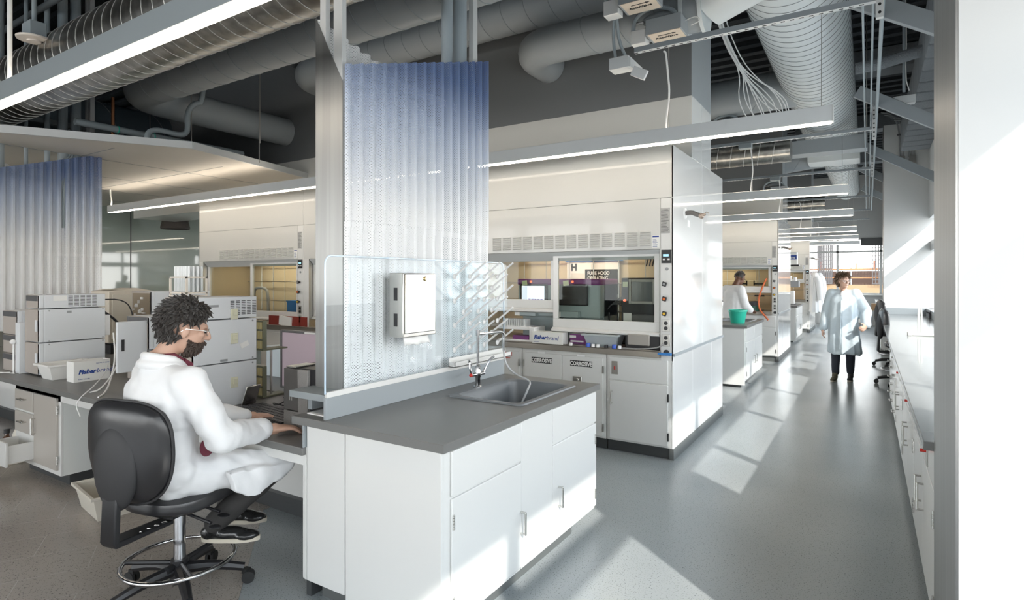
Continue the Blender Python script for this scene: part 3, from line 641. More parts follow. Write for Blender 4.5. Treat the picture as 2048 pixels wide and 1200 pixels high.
cable([(-5.35, 2.28, .90), (-5.2, 2.2, .85), (-4.9, 2.0, .80), (-4.75, 1.86, .765), (-4.8, 1.84, .70), (-4.75, 1.85, .62)], .004, plast, 'thin clear tube drooping over desk edge near the man', name='tubing')
cable([(-5.3, 2.3, 1.15), (-5.15, 2.25, .95), (-4.9, 2.1, .80), (-4.7, 1.98, .765), (-4.6, 1.9, .765)], .006, plast, 'clear tube running down to the desk behind the man', name='tubing')
cable([(-5.45, 2.4, 1.2), (-5.2, 2.3, 1.1), (-5.1, 2.25, .9), (-4.8, 2.0, .78), (-4.85, 1.95, .765)], .005, plast, 'second clear tube running down behind the man', name='tubing')
# tube rack on top of the large stack
tr = T('test_tube_rack', 'cream wire rack packed with upright glass tubes on large white stack', 'test tube rack', (-3.90, 2.02, 1.482))
ob('rack', MB().frame(0, .20, 0, .13, 0, .012, .008).frame(0, .20, 0, .13, .13, .142, .008).box(0, .2, 0, .142, .02, .028).box(0, .008, 0, .142, .12, .13).box(.192, .2, 0, .142, .12, .13), mat('rack_cream', (.72, .66, .58), .5), tr)
tube_m = mat('test_tube', (.82, .85, .86), .12, trans=.25)
for i in range(11):
    for j in range(4):
        ob('glass_tube', MB().lathe((.018+i*.0165, .03+j*.028, .028), [(0, 0), (.006, .004), (.007, .01), (.007, .17)], 8), tube_m, tr)
# ================================================================== fume hoods
lineh = mat('seam_gray', (.28, .28, .27), .6)
def louvres(parent, x0, n, z0, step, wdt):
    for i in range(n):
        b = MB(); xx = x0-i*step
        for r in range(7):
            z = z0+r*.0195
            b.prism([(-.001, z), (-.012, z+.003), (-.014, z+.009), (-.001, z+.014)], 'x', xx-wdt, xx)
        ob('louvre', b, hoodw, parent)
def four_lobe(parent, x, y, z, c, name='knob'):
    b = MB().cyl((x, y-.03, z), (x, y, z), .012, seg=12)
    for a in range(4): b.sph((x+.016*math.cos(a*PI/2+.5), y-.034, z+.016*math.sin(a*PI/2+.5)), .010, 8, 6)
    b.cyl((x, y-.042, z), (x, y-.026, z), .02, seg=16); k = ob(name, b, black, parent)
    ob('colour_disc', MB().cyl((x, y-.045, z), (x, y-.041, z), .012, seg=14), c, k)
    return k
def fume_hood(xr, Y, label, sashes, w=2.46, posts=(1, 1), detail=True, right_controls=True):
    """xr right edge, Y front plane; sashes: list of (x0, x1, bottom)"""
    h = T('fume_hood', label, 'fume hood', (xr, Y, 0), 0, 'fume hoods')
    top_z = 2.772
    ob('upper_panel', MB().box(-w+.004, -.0, 0, .03, 2.315, top_z), hoodw, h, .002)
    ob('front_panel', MB().box(-w+.004, -.115, 0, .03, 1.856, 2.311), hoodw, h, .002)
    ob('seam', MB().box(-w+.004, -.0, .004, .03, 2.311, 2.315), lineh, h)
    ob('shell', MB().box(-w, -w+.03, .03, .94, .96, top_z).box(-.03, 0, .03, .94, .96, top_z).box(-w+.03, -.03, .9, .94, .96, top_z).box(-w+.03, -.03, .03, .94, top_z-.02, top_z), hoodw, h)
    ob('liner', MB().box(-w+.13, -.13, .80, .81, .957, 1.86).box(-w+.12, -w+.13, .12, .80, .957, 1.86).box(-.13, -.12, .12, .80, .957, 1.86).box(-w+.13, -.13, .12, .80, 1.95, 1.96), liner, h)
    ob('lip', MB().prism([(0, 1.856), (.0, 1.862), (.10, 1.862), (.10, 1.775), (.07, 1.775)], 'x', -w+.12, -.115), mat('lip_gray', (.60, .62, .62), .35), h)
    for s, x0, x1 in ((0, -.112, 0), (1, -w+.004, -w+.11)):
        if s == 0 and not right_controls: pass
        ob('control_post', MB().box(x0, x1, 0, .12, .87, 2.311 if s == 0 else 1.856), white, h, .003)
        ob('cheek', MB().prism([(.0, 1.862), (.10, 1.775), (.10, .96), (0, .96)], 'x', x0-.004 if s == 0 else x1, x0 if s == 0 else x1+.004), steel, h)
    if detail: louvres(h, -.20, 14 if w > 2.4 else 6, 1.893, .123, .098)
    else: louvres(h, -.20, 7, 1.893, .123, .098)
    # light inside the hood
    cx = -.06
    m = ob('monitor_panel', MB().box(cx-.045, cx+.045, -.006, 0, 1.735, 1.853), black, h, .002); ob('readout', MB().box(cx-.028, cx+.022, -.008, -.006, 1.795, 1.815), mat('readout', (.35, .6, .7), .3, emit=(.4, .75, .9), es=.6), m)
    ob('button', MB().box(cx-.03, cx-.012, -.008, -.006, 1.763, 1.777), plast, m); ob('button', MB().box(cx+.012, cx+.03, -.008, -.006, 1.763, 1.777), plast, m)
    ob('push_button', MB().cyl((cx+.005, -.008, 1.685), (cx+.005, 0, 1.685), .014, seg=16), graym, h)
    for z, c in ((1.55, graym), (1.42, orange), (1.29, yellow)): four_lobe(h, cx-.01, 0, z, c)
    for z0 in (1.13, 1.0):
        p = ob('outlet_plate', MB().box(cx-.038, cx+.03, -.004, 0, z0-.0, z0+.105), steel, h, .002)
        for dz in (.03, .075): ob('socket', MB().cyl((cx-.004, -.010, z0+dz), (cx-.004, -.003, z0+dz), .017, seg=16), black, p)
    ob('twist_socket', MB().cyl((cx, -.010, .945), (cx, 0, .945), .026, seg=20), black, h)
    n_ = ob('notice', MB().box(-.112, -.028, -.002, -.0004, 2.0, 2.225) if detail else MB().box(-.112, -.04, -.002, -.0004, 2.0, 2.225), mat('notice_gray', (.48, .48, .47), .6), h)
    ln = MB()
    for i in range(20): ln.box(-.107, -.107+random.uniform(.045, .074), -.0028, -.002, 2.008+i*.0105, 2.011+i*.0105)
    ob('printed_text', ln, inkk, n_)
    cert = ob('certificate', MB().box(-.19, -.122, -.002, -.0004, 1.873, 1.985), paper, h); ln = MB().box(-.185, -.127, -.0026, -.002, 1.968, 1.98)
    for i in range(6): ln.box(-.183, -.183+random.uniform(.03, .05), -.0026, -.002, 1.885+i*.012, 1.889+i*.012)
    ob('printed_text', ln, blueink, cert)
    # sashes
    for (a, b_, zb, yy) in sashes:
        s = ob('sash', MB().box(a, b_, yy, yy+.03, zb, zb+.085).box(a, a+.055, yy, yy+.03, zb+.085, 1.87).box(b_-.05, b_, yy, yy+.03, zb+.085, 1.87).box(a+.05, b_-.05, yy, yy+.03, 1.80, 1.87), white, h, .003)
        ob('sash_pull', MB().prism([(yy-.03, zb-.035), (yy-.03, zb-.02), (yy, zb+.0), (yy+.03, zb+.0), (yy+.03, zb-.04), (yy-.01, zb-.045)], 'x', a-.005, b_+.005), white, s)
        ob('sash_glass', MB().box(a+.05, b_-.05, yy+.012, yy+.016, zb+.08, 1.81), pane, s, smooth=False)
    return h
def lattice(h, w=2.46, x0=-2.3, x1=-.15, lab=True):
    for z in (1.25, 1.55, 1.80): ob('lattice_rod', MB().cyl((x0, .72, z), (x1, .72, z), .006, seg=8), steel, h)
    x = x1-.06
    while x > x0: ob('lattice_rod', MB().cyl((x, .735, .96), (x, .735, 1.9), .006, seg=8), steel, h); x -= .29
H0 = fume_hood(-1.45, 5.03, 'fume hood at the aisle corner holding purple topped analysers', [(-1.205, -.13, 1.12, .03), (-2.34, -1.20, 1.30, .065)])
H1 = fume_hood(-3.92, 5.03, 'middle fume hood of the near row, mostly behind the metal screen', [(-1.205, -.13, 1.10, .03), (-2.34, -1.20, 1.10, .065)])
H2 = fume_hood(-6.38, 5.03, 'left fume hood with warm lit interior beyond the white instruments', [(-1.205, -.13, 1.06, .03), (-2.34, -1.20, 1.06, .065)])
H3 = fume_hood(-1.45, 12.03, 'fume hood where the dark haired man works with its sash half raised', [(-2.34, -.13, 1.36, .03)], detail=False)
H4 = fume_hood(-1.45, 19.05, 'farthest fume hood beside the hanging white coats', [(-2.34, -.13, 1.5, .03)], detail=False)
for h in (H0, H1, H2, H3, H4): lattice(h)
for h in (H2,): pass
# stainless work surfaces and base cabinets of the hood rows
def hood_base(k, xl, lab1):
    Y = 5.03+7*k
    o = ob('worktop', MB().box(xl, -1.56, Y-.035, Y+.82, .895, .956).box(xl, -1.56, Y-.035, Y-.02, .945, .962), mat('worktop_steel', (.36, .33, .29), .3, metal=.8), bevel=.003)
    tag(o, ['stainless worktop of the near hood row with bins and cartons', 'stainless worktop of the hood where man stands', 'stainless worktop of the farthest hood'][k], 'worktop', 'hood worktops')
def basecab(x0, x1, Y, label, doors, drawer=None, hs='l', word=None, pulls=True, wd=.8):
    c = T('hood_base_cabinet', label, 'cabinet', (x0, Y, 0), 0, 'cabinets under the fume hoods'); w = x1-x0
    ob('carcass', MB().box(0, w, .02, wd, .1, .893), white, c)
    ob('face_frame', MB().box(0, w, .003, .02, .1, .893), white, c, .002)
    z1 = .655 if drawer else .855
    n = doors; dw = (w-.05)/n
    for i in range(n):
        a = .025+i*dw+.003; b = .025+(i+1)*dw-.003
        d = ob('door', MB().box(a, b, -.012, .003, .118, z1), white, c, .003)
        left = (i == 0) if n > 1 else (hs == 'l')
        hx = a-.002 if (left and n > 1) or (n == 1 and hs == 'r') else b+.002
        for z in (.2, z1-.11): ob('hinge', MB().box(hx-.006, hx+.006, -.018, -.004, z-.035, z+.035), black if n == 1 else steel, d)
        if pulls and n == 1: handle(d, a+.025 if hs == 'l' else b-.025, -.012, .50, .11, '-y')
        if word:
            s = ob('hazard_label', MB().box((a+b)/2-.125, (a+b)/2+.105, -.0135, -.012, .757, .812), inkk, d); text('lettering', word, .053, paper, s, ((a+b)/2-.01, -.0146, .766), RX, .0018, align='CENTER', xs=.80)
            ob('latch', MB().box((a+b)/2-.05, (a+b)/2+.03, -.018, -.012, .852, .875), plast, d, .002)
    if word: ob('paddle_lock', MB().box(w/2+.12, w/2+.21, -.020, -.012, .60, .66).cyl((w/2+.17, -.03, .63), (w/2+.17, -.012, .63), .014), steel, c, .004)
    if drawer:
        d = ob('drawer_front', MB().box(.028, w-.028, -.012, .003, .665, .875), white, c, .003)
        if drawer == 'switch': s = ob('switch_plate', MB().box(.05, .115, -.016, -.012, .715, .835), steel, d, .002); ob('rocker', MB().box(.077, .087, -.024, -.016, .76, .79), red, s)
    ob('plinth', MB().box(.0, w, .03, .1, 0, .1), dark if k_ == 0 else kickm, c)
    return c
k_ = 0
for k in range(3): hood_base(k, -8.7 if k == 0 else -4.5, '')
basecab(-2.07, -1.467, 5.03, 'white cabinet with switch plate under the corner fume hood', 1, 'switch')
basecab(-2.99, -2.08, 5.03, 'white two door cabinet with two black CORROSIVE labels', 2, None, word='CORROSIVE')
fl_ = basecab(-3.92, -3.0, 5.03, 'white cabinet with red lettering left of the CORROSIVE cabinet', 2, None, pulls=False)
text('lettering', 'FLAMMABLE', .045, red, fl_, (.64, -.0135, .81), RX, .001, xs=.72); text('lettering', 'KEEP FIRE AWAY', .022, red, fl_, (.66, -.0135, .775), RX, .0005, xs=.8)
basecab(-6.30, -5.38, 5.03, 'white cabinet with CORROSIVE label seen between stack and monitor', 2, None, word='CORROSIVE')
basecab(-7.3, -6.31, 5.03, 'white cabinet under the left fume hood', 2, None, pulls=False)
k_ = 1
basecab(-2.35, -1.467, 12.03, 'white cabinet under the hood where the man works', 1, 'blank')
basecab(-2.35, -1.467, 19.03, 'white cabinet under the farthest fume hood', 1, 'blank')
# glossy end panels facing the aisle
for k in range(3):
    Y = 5.03+7*k
    e = T('hood_end_panel', ['large glossy white end panel of the near hood row', 'glossy white end panel of the second hood row with reflections', 'white end panel of the farthest hood row behind the coats'][k], 'panel', (-1.465, Y, 0), 0, 'glossy end panels')
    ob('upper_sheet', MB().prism([(0, .935), (1.03, .935), (1.03, 2.772), (0, 2.772)], 'x', 0, .016), panelw, e, .002)
    ob('upper_sheet', MB().prism([(1.035, .935), (2.01, .935), (2.01, 2.772), (1.035, 2.772)], 'x', 0, .016), panelw, e, .002)
    for a, b in ((0, .66), (.665, 1.45), (1.455, 2.01)): ob('lower_sheet', MB().box(0, .016, a, b, .1, .915), panelw, e, .002)
    ob('bumper_strip', MB().box(.0, .028, 0, 2.01, .912, .938), edge, e, .002)
    ob('plinth', MB().box(-.02, .02, .0, 2.01, 0, .098), kickm, e, .002)
    ob('seam', MB().box(.0, .0045, 1.028, 1.037, .935, 2.772), lineh, e)
# spigot
for k in range(3):
    Y = 7*k; p = T('pipe_spigot', ['short dark valve pipe sticking out of near glossy end panel', 'short valve pipe on the second glossy end panel', 'short valve pipe on the farthest end panel'][k], 'valve', (-1.449, 5.42+Y, 2.21), 0, 'valve pipes on the end panels')
    ob('flange', MB().lathe((0, 0, 0), [(0, .006), (.05, .006), (.055, 0)], 24, 'x'), plast, p); ob('elbow', MB().tube([(0, 0, 0), (.06, 0, .005), (.11, -.0, -.02), (.15, -.0, -.03)], .022, 12, smooth=1), mat('pipe_dark', (.14, .13, .12), .4), p)
    ob('valve', MB().sph((.15, -.01, -.035), .026).cyl((.13, -.02, -.035), (.19, -.02, -.02), .013), mat('bronze', (.45, .36, .3), .35, metal=.7), p); ob('hook', MB().tube([(.17, -.01, -.02), (.19, -.01, .0), (.215, -.01, -.01), (.215, -.01, -.03)], .005, 6), steel, p)
    ob('warning_tag', MB().box(.0005, .001, .08, .16, -.12, -.055), paper, p)
# ---- what stands in the corner hood (world coordinates given by the hood front)
def Eq(name, label, cat, x, y, z, rz=0, g=None): return T(name, label, cat, (x, y, z), rz, g)
for (x, lab, on) in ((-3.19, 'purple topped analyser with lit screen in the corner hood', True), (-2.705, 'purple topped analyser with dark screen in the corner hood', False)):
    a = Eq('analyser', lab, 'analyser', x, 5.25, .957, 0, 'purple topped analysers')
    W_ = .46 if on else .46
    ob('cabinet', MB().box(0, W_, .12, .50, 0, .60), bluegray, a, .012); ob('head', MB().box(0, W_, .02, .5, .24, .60), bluegray, a, .02); ob('purple_cover', MB().box(-.005, W_+.005, .01, .50, .575, .64), purple, a, .015)
    sc = ob('screen', MB().box(.05, .37, -.02, .02, .37, .585) if on else MB().box(.02, .34, -.02, .02, .37, .585), black, a, .012)
    if on:
        ob('display', MB().box(.075, .345, -.022, -.02, .39, .565), mat('display_white', (.8, .8, .85), .3, emit=(.8, .84, .95), es=.9), sc)
        ob('display_side', MB().box(.08, .14, -.0226, -.022, .42, .555), mat('display_pale', (.7, .75, .85), .4, emit=(.62, .68, .8), es=.9), sc); bb = MB()
        for i in range(5): bb.box(.155+i*.036, .182+i*.036, -.0228, -.022, .41, .43)
        ob('display_button', bb, mat('display_violet', (.2, .15, .45), .4, emit=(.25, .2, .5), es=.6), sc); ob('display_tab', MB().box(.08, .14, -.0228, -.022, .395, .415), mat('display_blue', (.1, .4, .7), .4, emit=(.15, .45, .8), es=.6), sc)
    ob('status_light', MB().cyl((.17, .0, .61), (.17, .012, .61), .012), mat('red_glow', (.9, .15, .05), .4, emit=(1, .2, .1), es=1.2), a); ob('drawer', MB().box(-.0, .25, -.04, .1, .25, .31), bluegray, a, .004); ob('name_plate', MB().box(.0, .06, -.044, -.04, .252, .305), plast, a)
    ob('sticky_note', MB().box(.08, .14, -.026, -.022, .57, .62, rot=Matrix.Rotation(-.15, 3, 'Y')), mat('note_green', (.62, .68, .42), .7), a)
a = Eq('pump_controller', 'black instrument with grey framed panel screen in corner hood', 'instrument', -2.05, 5.30, .957)
ob('case', MB().box(0, .36, .04, .45, 0, .65), black2, a, .01); f_ = ob('panel_frame', MB().frame(.09, .35, .40, .635, -.0, .05, .025), mat('panel_gray', (.46, .45, .42), .4), a, .004); ob('display', MB().box(.11, .33, .012, .02, .42, .615), mat('display_off', (.10, .11, .11), .15), f_)
ob('lower_cover', MB().box(.06, .36, .0, .04, .0, .30), grayd, a, .01); ob('name_plate', MB().box(.04, .12, -.006, 0, .22, .31), plast, a); ob('status_light', MB().cyl((.04, .02, .43), (.04, .04, .43), .012), mat('red_glow', (.9, .15, .05), .4), a); ob('sticky_note', MB().box(.02, .07, .03, .038, .56, .61), mat('note_green', (.62, .68, .42), .7), a)
a = Eq('printer', 'black device with grey rounded door at hood counter right end', 'instrument', -1.90, 5.02, .957)
ob('case', MB().box(0, .33, .02, .25, 0, .14), black2, a, .012); ob('door', MB().box(.03, .24, .0, .02, .035, .138), mat('door_taupe', (.34, .32, .29), .35), a, .02)
a = Eq('notice_board', 'hood operating notice with black panel on beige hood back wall', 'sign', -2.86, 5.79, 1.40)
ob('sheet', MB().box(0, .62, 0, .004, 0, .42), paper, a); ob('black_panel', MB().box(.22, .60, -.004, 0, .03, .30), inkk, a); text('lettering', 'FUME HOOD\nOPERATING\nINSTRUCTIONS', .055, paper, a, (.25, -.006, .24), RX, .0012, xs=.8); ob('tape', MB().box(-.02, .66, -.003, 0, .385, .42), bluet, a)
text('emblem', 'H', .10, inkk, a, (.05, -.002, .29), RX, .006)
tb_ = mat('tote_gray', (.42, .46, .48), .45)
tote((-2.30, 4.99, .957), .34, .24, .12, 'grey plastic tub on the steel hood worktop', 0, tb_)
a = carton((-2.85, 4.985, .957), .34, .12, .115, 'closed white carton with blue lettering on hood worktop', 'y', 0, False, .056)
a = Eq('kit_box', 'purple and white kit box between carton and grey tub', 'box', -2.50, 5.12, .957); ob('body', MB().box(0, .22, 0, .2, 0, .10), mat('kit_gray', (.5, .53, .54), .5), a, .002); ob('purple_face', MB().box(.003, .2, -.003, 0, .002, .098), purple, a); ob('white_strip', MB().box(.01, .15, -.004, -.003, .02, .035).box(.0, .07, -.004, -.003, .06, .085), paper, a)
a = Eq('white_holder', 'open white bracket shaped holder left on the hood worktop', 'holder', -3.28, 5.02, .957); ob('frame', MB().box(0, .42, 0, .2, .12, .155).box(.38, .44, -.01, .22, 0, .155).box(0, .38, 0, .2, 0, .02), plast, a, .006); ob('purple_box', MB().box(.17, .36, .02, .12, .02, .06), purple, a)
a = Eq('tip_rack', 'translucent pipette tip rack on top of the white holder', 'rack', -3.24, 5.06, 1.112); b = MB()
for i in range(12): b.box(i*.022, i*.022+.015, 0, .12, 0, .07)
ob('tips', b, mat('tip_clear', (.6, .62, .62), .3), a)
def cap(x, y, z, c, lab, r=.018, h=.028): o = ob('bottle_cap', MB().lathe((0, 0, 0), [(0, 0), (r, 0), (r, h*.3), (r*.92, h), (0, h)], 14), c, loc=(x, y, z)); tag(o, lab, 'cap', 'bottle caps on hood worktop')
cb = mat('cap_blue', (.05, .12, .55), .4)
cap(-2.24, 4.98, .957, cb, 'left of two blue caps on the hood worktop', .022, .035); cap(-1.98, 4.985, .957, cb, 'right of two blue caps, by the black device', .022, .035); cap(-2.19, 4.985, .957, plast, 'white cap right of the left blue cap'); cap(-2.14, 4.98, .957, plast, 'second white cap near the grey tub'); cap(-2.06, 4.985, .957, black, 'black cap on the steel hood worktop'); cap(-1.93, 4.99, .957, plast, 'white cap at the black device corner'); cap(-2.42, 4.98, .957, plast, 'white cap before the purple kit box')
for i in range(6):
    x = -2.25+.03*i; cable([(-2.05, 5.55, 1.30+.03*i), (-2.2, 5.5, 1.36), (x-.2, 5.45, 1.2), (x-.3, 5.45, 1.0)], .004, black, 'thin black tube arching from the black pump in corner hood', 'thin black tubes in the corner hood')
for i in range(3): cable([(-1.85+i*.03, 5.5, 1.72), (-1.82+i*.03, 5.5, 1.85), (-1.75+i*.02, 5.55, 1.93), (-1.62, 5.6, 1.94)], .007, black2, 'black hose rising from the pump to hood roof', 'black hoses at the corner hood roof')
for i, x in enumerate((-2.36, -2.27, -2.18)):
    o = T('dosing_pump', 'small pump head with red ring in the corner hood', 'pump', (x+.05, 5.45, .957), 0, 'small pumps in the corner hood'); ob('body', MB().cyl((0, 0, 0), (0, 0, .22), .03), black, o); ob('ring', MB().cyl((0, 0, .12), (0, 0, .14), .033), red if i == 1 else graym, o); ob('spout', MB().cyl((0, 0, .22), (0, 0, .30), .008), black, o)
o = ob('cord', MB().tube([(-1.53, 5.018, 1.03), (-1.56, 4.98, .99), (-1.72, 4.97, .968), (-1.90, 4.98, .966)], .006, 7, smooth=2), mat('cord_gray', (.3, .3, .3), .4)); tag(o, 'grey power cord plugged into the corner post outlet', 'cord')
o = ob('blue_tape', MB().box(-1.575, -1.46, 4.985, 5.018, .925, .945), bluet, loc=(0, 0, 0)); tag(o, 'strip of blue tape over the lowest outlet of corner post', 'tape')
# left hood contents
a = Eq('arched_pipe', 'dark grey arched hose inside the left fume hood', 'pipe', -8.15, 5.5, .957); ob('arch', MB().tube([(0, 0, .0), (0, 0, .42), (.04, 0, .5), (.3, 0, .5), (.36, 0, .4), (.36, 0, 0)], .022, 10, smooth=2), graym, a)
a = Eq('blue_box', 'blue plastic box in the left fume hood', 'box', -7.35, 5.5, .957); ob('body', MB().box(0, .22, 0, .2, .1, .30), bluet, a, .004); ob('lid', MB().box(-.01, .23, -.01, .21, .30, .315), bluet, a)
a = Eq('white_block', 'small white bench device in the left fume hood', 'instrument', -6.95, 5.45, .957); ob('body', MB().box(0, .25, 0, .2, .08, .26), plast, a, .01); ob('recess', MB().box(.02, .1, -.003, 0, .12, .18), graym, a)
a = Eq('flask', 'dark conical flask in the left fume hood', 'flask', -6.62, 5.42, .957); ob('glass_body', MB().lathe((0, 0, 0), [(0, .06), (.1, .06), (.1, .08), (.035, .2), (.03, .28), (.035, .285)], 20), mat('flask_dark', (.05, .05, .045), .1), a)
a = Eq('waste_tray', 'dark red tray holding folded clear bags in left hood', 'tray', -7.1, 5.02, .957); ob('tray', MB().box(0, .8, 0, .25, 0, .13), mat('dark_red', (.25, .03, .02), .4), a); ob('bags', MB().box(.25, .5, -.02, .0, .0, .13, rot=Matrix.Rotation(.1, 3, 'Y')), paper, a)
# far hoods: contents
a = Eq('stirrer', 'green based stirring plate in second hood', 'stirrer', -1.98, 12.3, .957, 0, 'stirring plates in the second hood'); ob('base', MB().cyl((0, 0, 0), (0, 0, .10), .16, seg=20), mat('dark_green', (.03, .12, .09), .4), a); ob('dish', MB().lathe((.05, 0, .1), [(0, 0), (.1, 0), (.12, .08), (.1, .09)], 20), grayd, a)
for x in (-2.2, -1.86):
    a = Eq('clamp_stand', 'left steel rod with black clamp in the second hood' if x < -2 else 'right steel rod with black clamp in the second hood', 'clamp', x, 12.45, .957); ob('rod', MB().cyl((0, 0, 0), (0, 0, .85), .008), steel, a); ob('clamp', MB().box(-.1, .12, -.02, .02, .52, .55).box(-.1, -.08, -.02, .02, .5, .6).box(.1, .12, -.02, .02, .5, .6), black, a); ob('clamp', MB().box(-.08, .1, -.02, .02, .28, .31), black, a); ob('clamp_foot', MB().box(-.09, .09, -.1, .06, 0, .012), grayd, a)
o = ob('rubber_hose', MB().tube([(-1.66, 12.05, 1.60), (-1.72, 11.98, 1.45), (-1.80, 11.96, 1.20), (-1.78, 11.96, 1.0), (-1.68, 11.96, .88), (-1.62, 11.97, .80)], .016, 8, smooth=2), mat('hose_orange', (.62, .14, .04), .5)); tag(o, 'orange rubber hose drooping from second hood post', 'hose')
a = Eq('microwave_shelf', 'grey instrument shelf with white carton on top, third bay', 'instrument', -2.05, 17.2, .914)
ob('frame_post', MB().cyl((.05, .1, 0), (.05, .1, 1.0), .02), steel, a); ob('frame_post', MB().cyl((.22, .1, 0), (.22, .1, 1.0), .02), steel, a); ob('shelf', MB().box(-.1, .48, 0, .3, .45, .62), graym, a, .01); ob('top_shelf', MB().box(-.1, .48, 0, .3, 1.02, 1.06), black, a); ob('glassware', MB().cyl((.1, .12, .62), (.1, .12, .74), .05).cyl((.25, .12, .62), (.25, .12, .76), .05).cyl((.38, .12, .62), (.38, .12, .72), .04), plast, a)
a = Eq('carton', 'white carton with blue band on the grey shelf unit', 'box', -2.12, 17.2, 1.975); ob('body', MB().box(0, .5, 0, .3, 0, .34), paper, a); ob('blue_band', MB().box(.0, .5, -.004, 0, .14, .26), blueink, a); text('lettering', 'Kimtechne', .1, paper, a, (.03, -.006, .165), RX, .001)
a = Eq('paper_roll_box', 'white box with paper leaves on the third counter', 'box', -1.86, 17.0, .914); ob('body', MB().box(0, .2, 0, .15, 0, .36), paper, a, .02)
# hanging coats
for i, (y, x) in enumerate(((17.9, -1.30), (19.3, -1.28))):
    cx_ = T('hanging_lab_coat', 'white lab coat hanging nearer on the far end panel' if i == 0 else 'white lab coat hanging farther, partly behind the nearer coat', 'lab coat', (x, y+1.1, .62), 0, 'hanging lab coats')
    b = MB(); bm = b.bm; rings = []
    for q, (z, rx, ry) in enumerate(((0, .16, .25), (.3, .14, .24), (.7, .12, .23), (1.0, .11, .24), (1.12, .07, .12), (1.16, .03, .05))):
        rings.append([bm.verts.new(((rx+.02*math.sin(k*2.3+q))*math.cos(2*PI*k/22), (ry+.02*math.sin(k*3.1))*math.sin(2*PI*k/22), z+(.02*math.sin(k*1.7) if q == 0 else 0))) for k in range(22)])
    for A, B in zip(rings, rings[1:]):
        for k in range(22): bm.faces.new((A[k], A[(k+1) % 22], B[(k+1) % 22], B[k]))
    bm.faces.new(rings[0][::-1]); bm.faces.new(rings[-1]); ob('body', b, coatm, cx_)
    ob('sleeve', MB().tube([(.05, .2, 1.02), (.1, .28, .8), (.12, .28, .35)], [.08, .085, .07], 10, smooth=1), coatm, cx_); ob('sleeve', MB().tube([(.05, -.2, 1.02), (.12, -.26, .8), (.14, -.25, .35)], [.08, .085, .07], 10, smooth=1), coatm, cx_)
# green tub and taps on the second island
t_ = T('tub', 'round green plastic tub standing on the second island counter', 'tub', (-1.70, 9.35, .914)); ob('body', MB().lathe((0, 0, 0), [(0, .0), (.095, 0), (.10, .01), (.133, .18), (.145, .18), (.145, .205), (.130, .205), (.09, .02), (0, .02)], 28), green, t_)
faucet(-2.05, 9.7, 0, 'thin gooseneck faucet behind the green tub')
r2 = T('drying_rack', 'far drying rack with white pegs left of the green tub', 'drying rack', (-2.22, 9.3, 1.10)); ob('board', MB().box(0, .006, 0, .9, 0, .8), plexi, r2, smooth=False)
for row in range(6):
    for i in range(3): ob('peg', MB().tube([(.006, .15+i*.25, .1+row*.12), (.14, .155+i*.25, .19+row*.12)], .006, 6), plast, r2)
for h in (H0, H1, H2, H3, H4):
    ob('hood_lamp', MB().box(-1.9, -.55, .40, .50, 1.93, 1.945), mat('hood_lamp', (1, .9, .7), .5, emit=(1, .86, .64), es=13), h)
# ================================================================== counter along the windows
ct = ob('long_countertop', MB().box(.20, .975, 2.972, 22.4, .876, .914), top2, bevel=.003); tag(ct, 'long pale grey countertop along the window wall at right', 'countertop')
o = ob('counter_kerb', MB().box(.93, .975, 2.975, 13.2, .914, 1.04).box(.262, .98, 13.15, 13.2, .914, 1.04).box(.93, .98, 13.2, 22.4, .914, 1.04), edge, bevel=.002); tag(o, 'grey kerb around the back and pier end of window counter', 'backsplash')
def rcab(y0, y1, label, kind='doors'):
    c = T('base_cabinet', label, 'cabinet', (.24, y0, 0), 0, 'white base cabinets under the window counter'); w = y1-y0
    ob('carcass', MB().box(.014, .72, 0, w, .1, .874), white, c); ob('plinth', MB().box(.07, .7, 0, w, 0, .1), kickm, c)
    if kind == 'doors':
        ob('front_panel', MB().box(0, .014, .01, w-.01, .70, .865), white, c, .003)
        for i, (a, b) in enumerate(((.01, w/2-.003), (w/2+.003, w-.01))):
            d = ob('door', MB().box(0, .014, a, b, .12, .69), white, c, .003)
            handle(d, 0, w/2+(-.07 if i == 0 else .07), .50, .13, '-x'); hinge(d, -.004, .02 if i == 0 else w-.02, .58, ln=.075); hinge(d, -.004, .02 if i == 0 else w-.02, .22, ln=.075)
        v = ob('gas_switch', MB().box(-.006, 0, w*.25, w*.25+.05, .72, .85), steel, c, .002); ob('red_toggle', MB().cyl((-.03, w*.25+.025, .79), (-.004, w*.25+.025, .79), .008), red, v)
    else:
        for i in range(4):
            z = .12+i*.187; d = ob('drawer', MB().box(0, .014, .01, w-.01, z, z+.18), white, c, .003); handle(d, 0, w/2, z+.10, .11, '-x', False)
rcab(2.98, 4.25, 'white cabinet nearest the foreground pier with red toggle'); rcab(4.26, 5.6, 'second white cabinet from the foreground pier'); rcab(5.61, 6.83, 'third white cabinet from the foreground pier')
rcab(6.84, 7.5, 'drawer cabinet standing before the knee space', 'd'); rcab(7.51, 8.1, 'drawer cabinet second before the knee space', 'd'); rcab(8.11, 8.7, 'drawer cabinet right at the knee space by the stools', 'd')
rcab(14.4, 15.6, 'white cabinet beyond the stools'); rcab(15.61, 16.9, 'white cabinet farthest along the window counter')
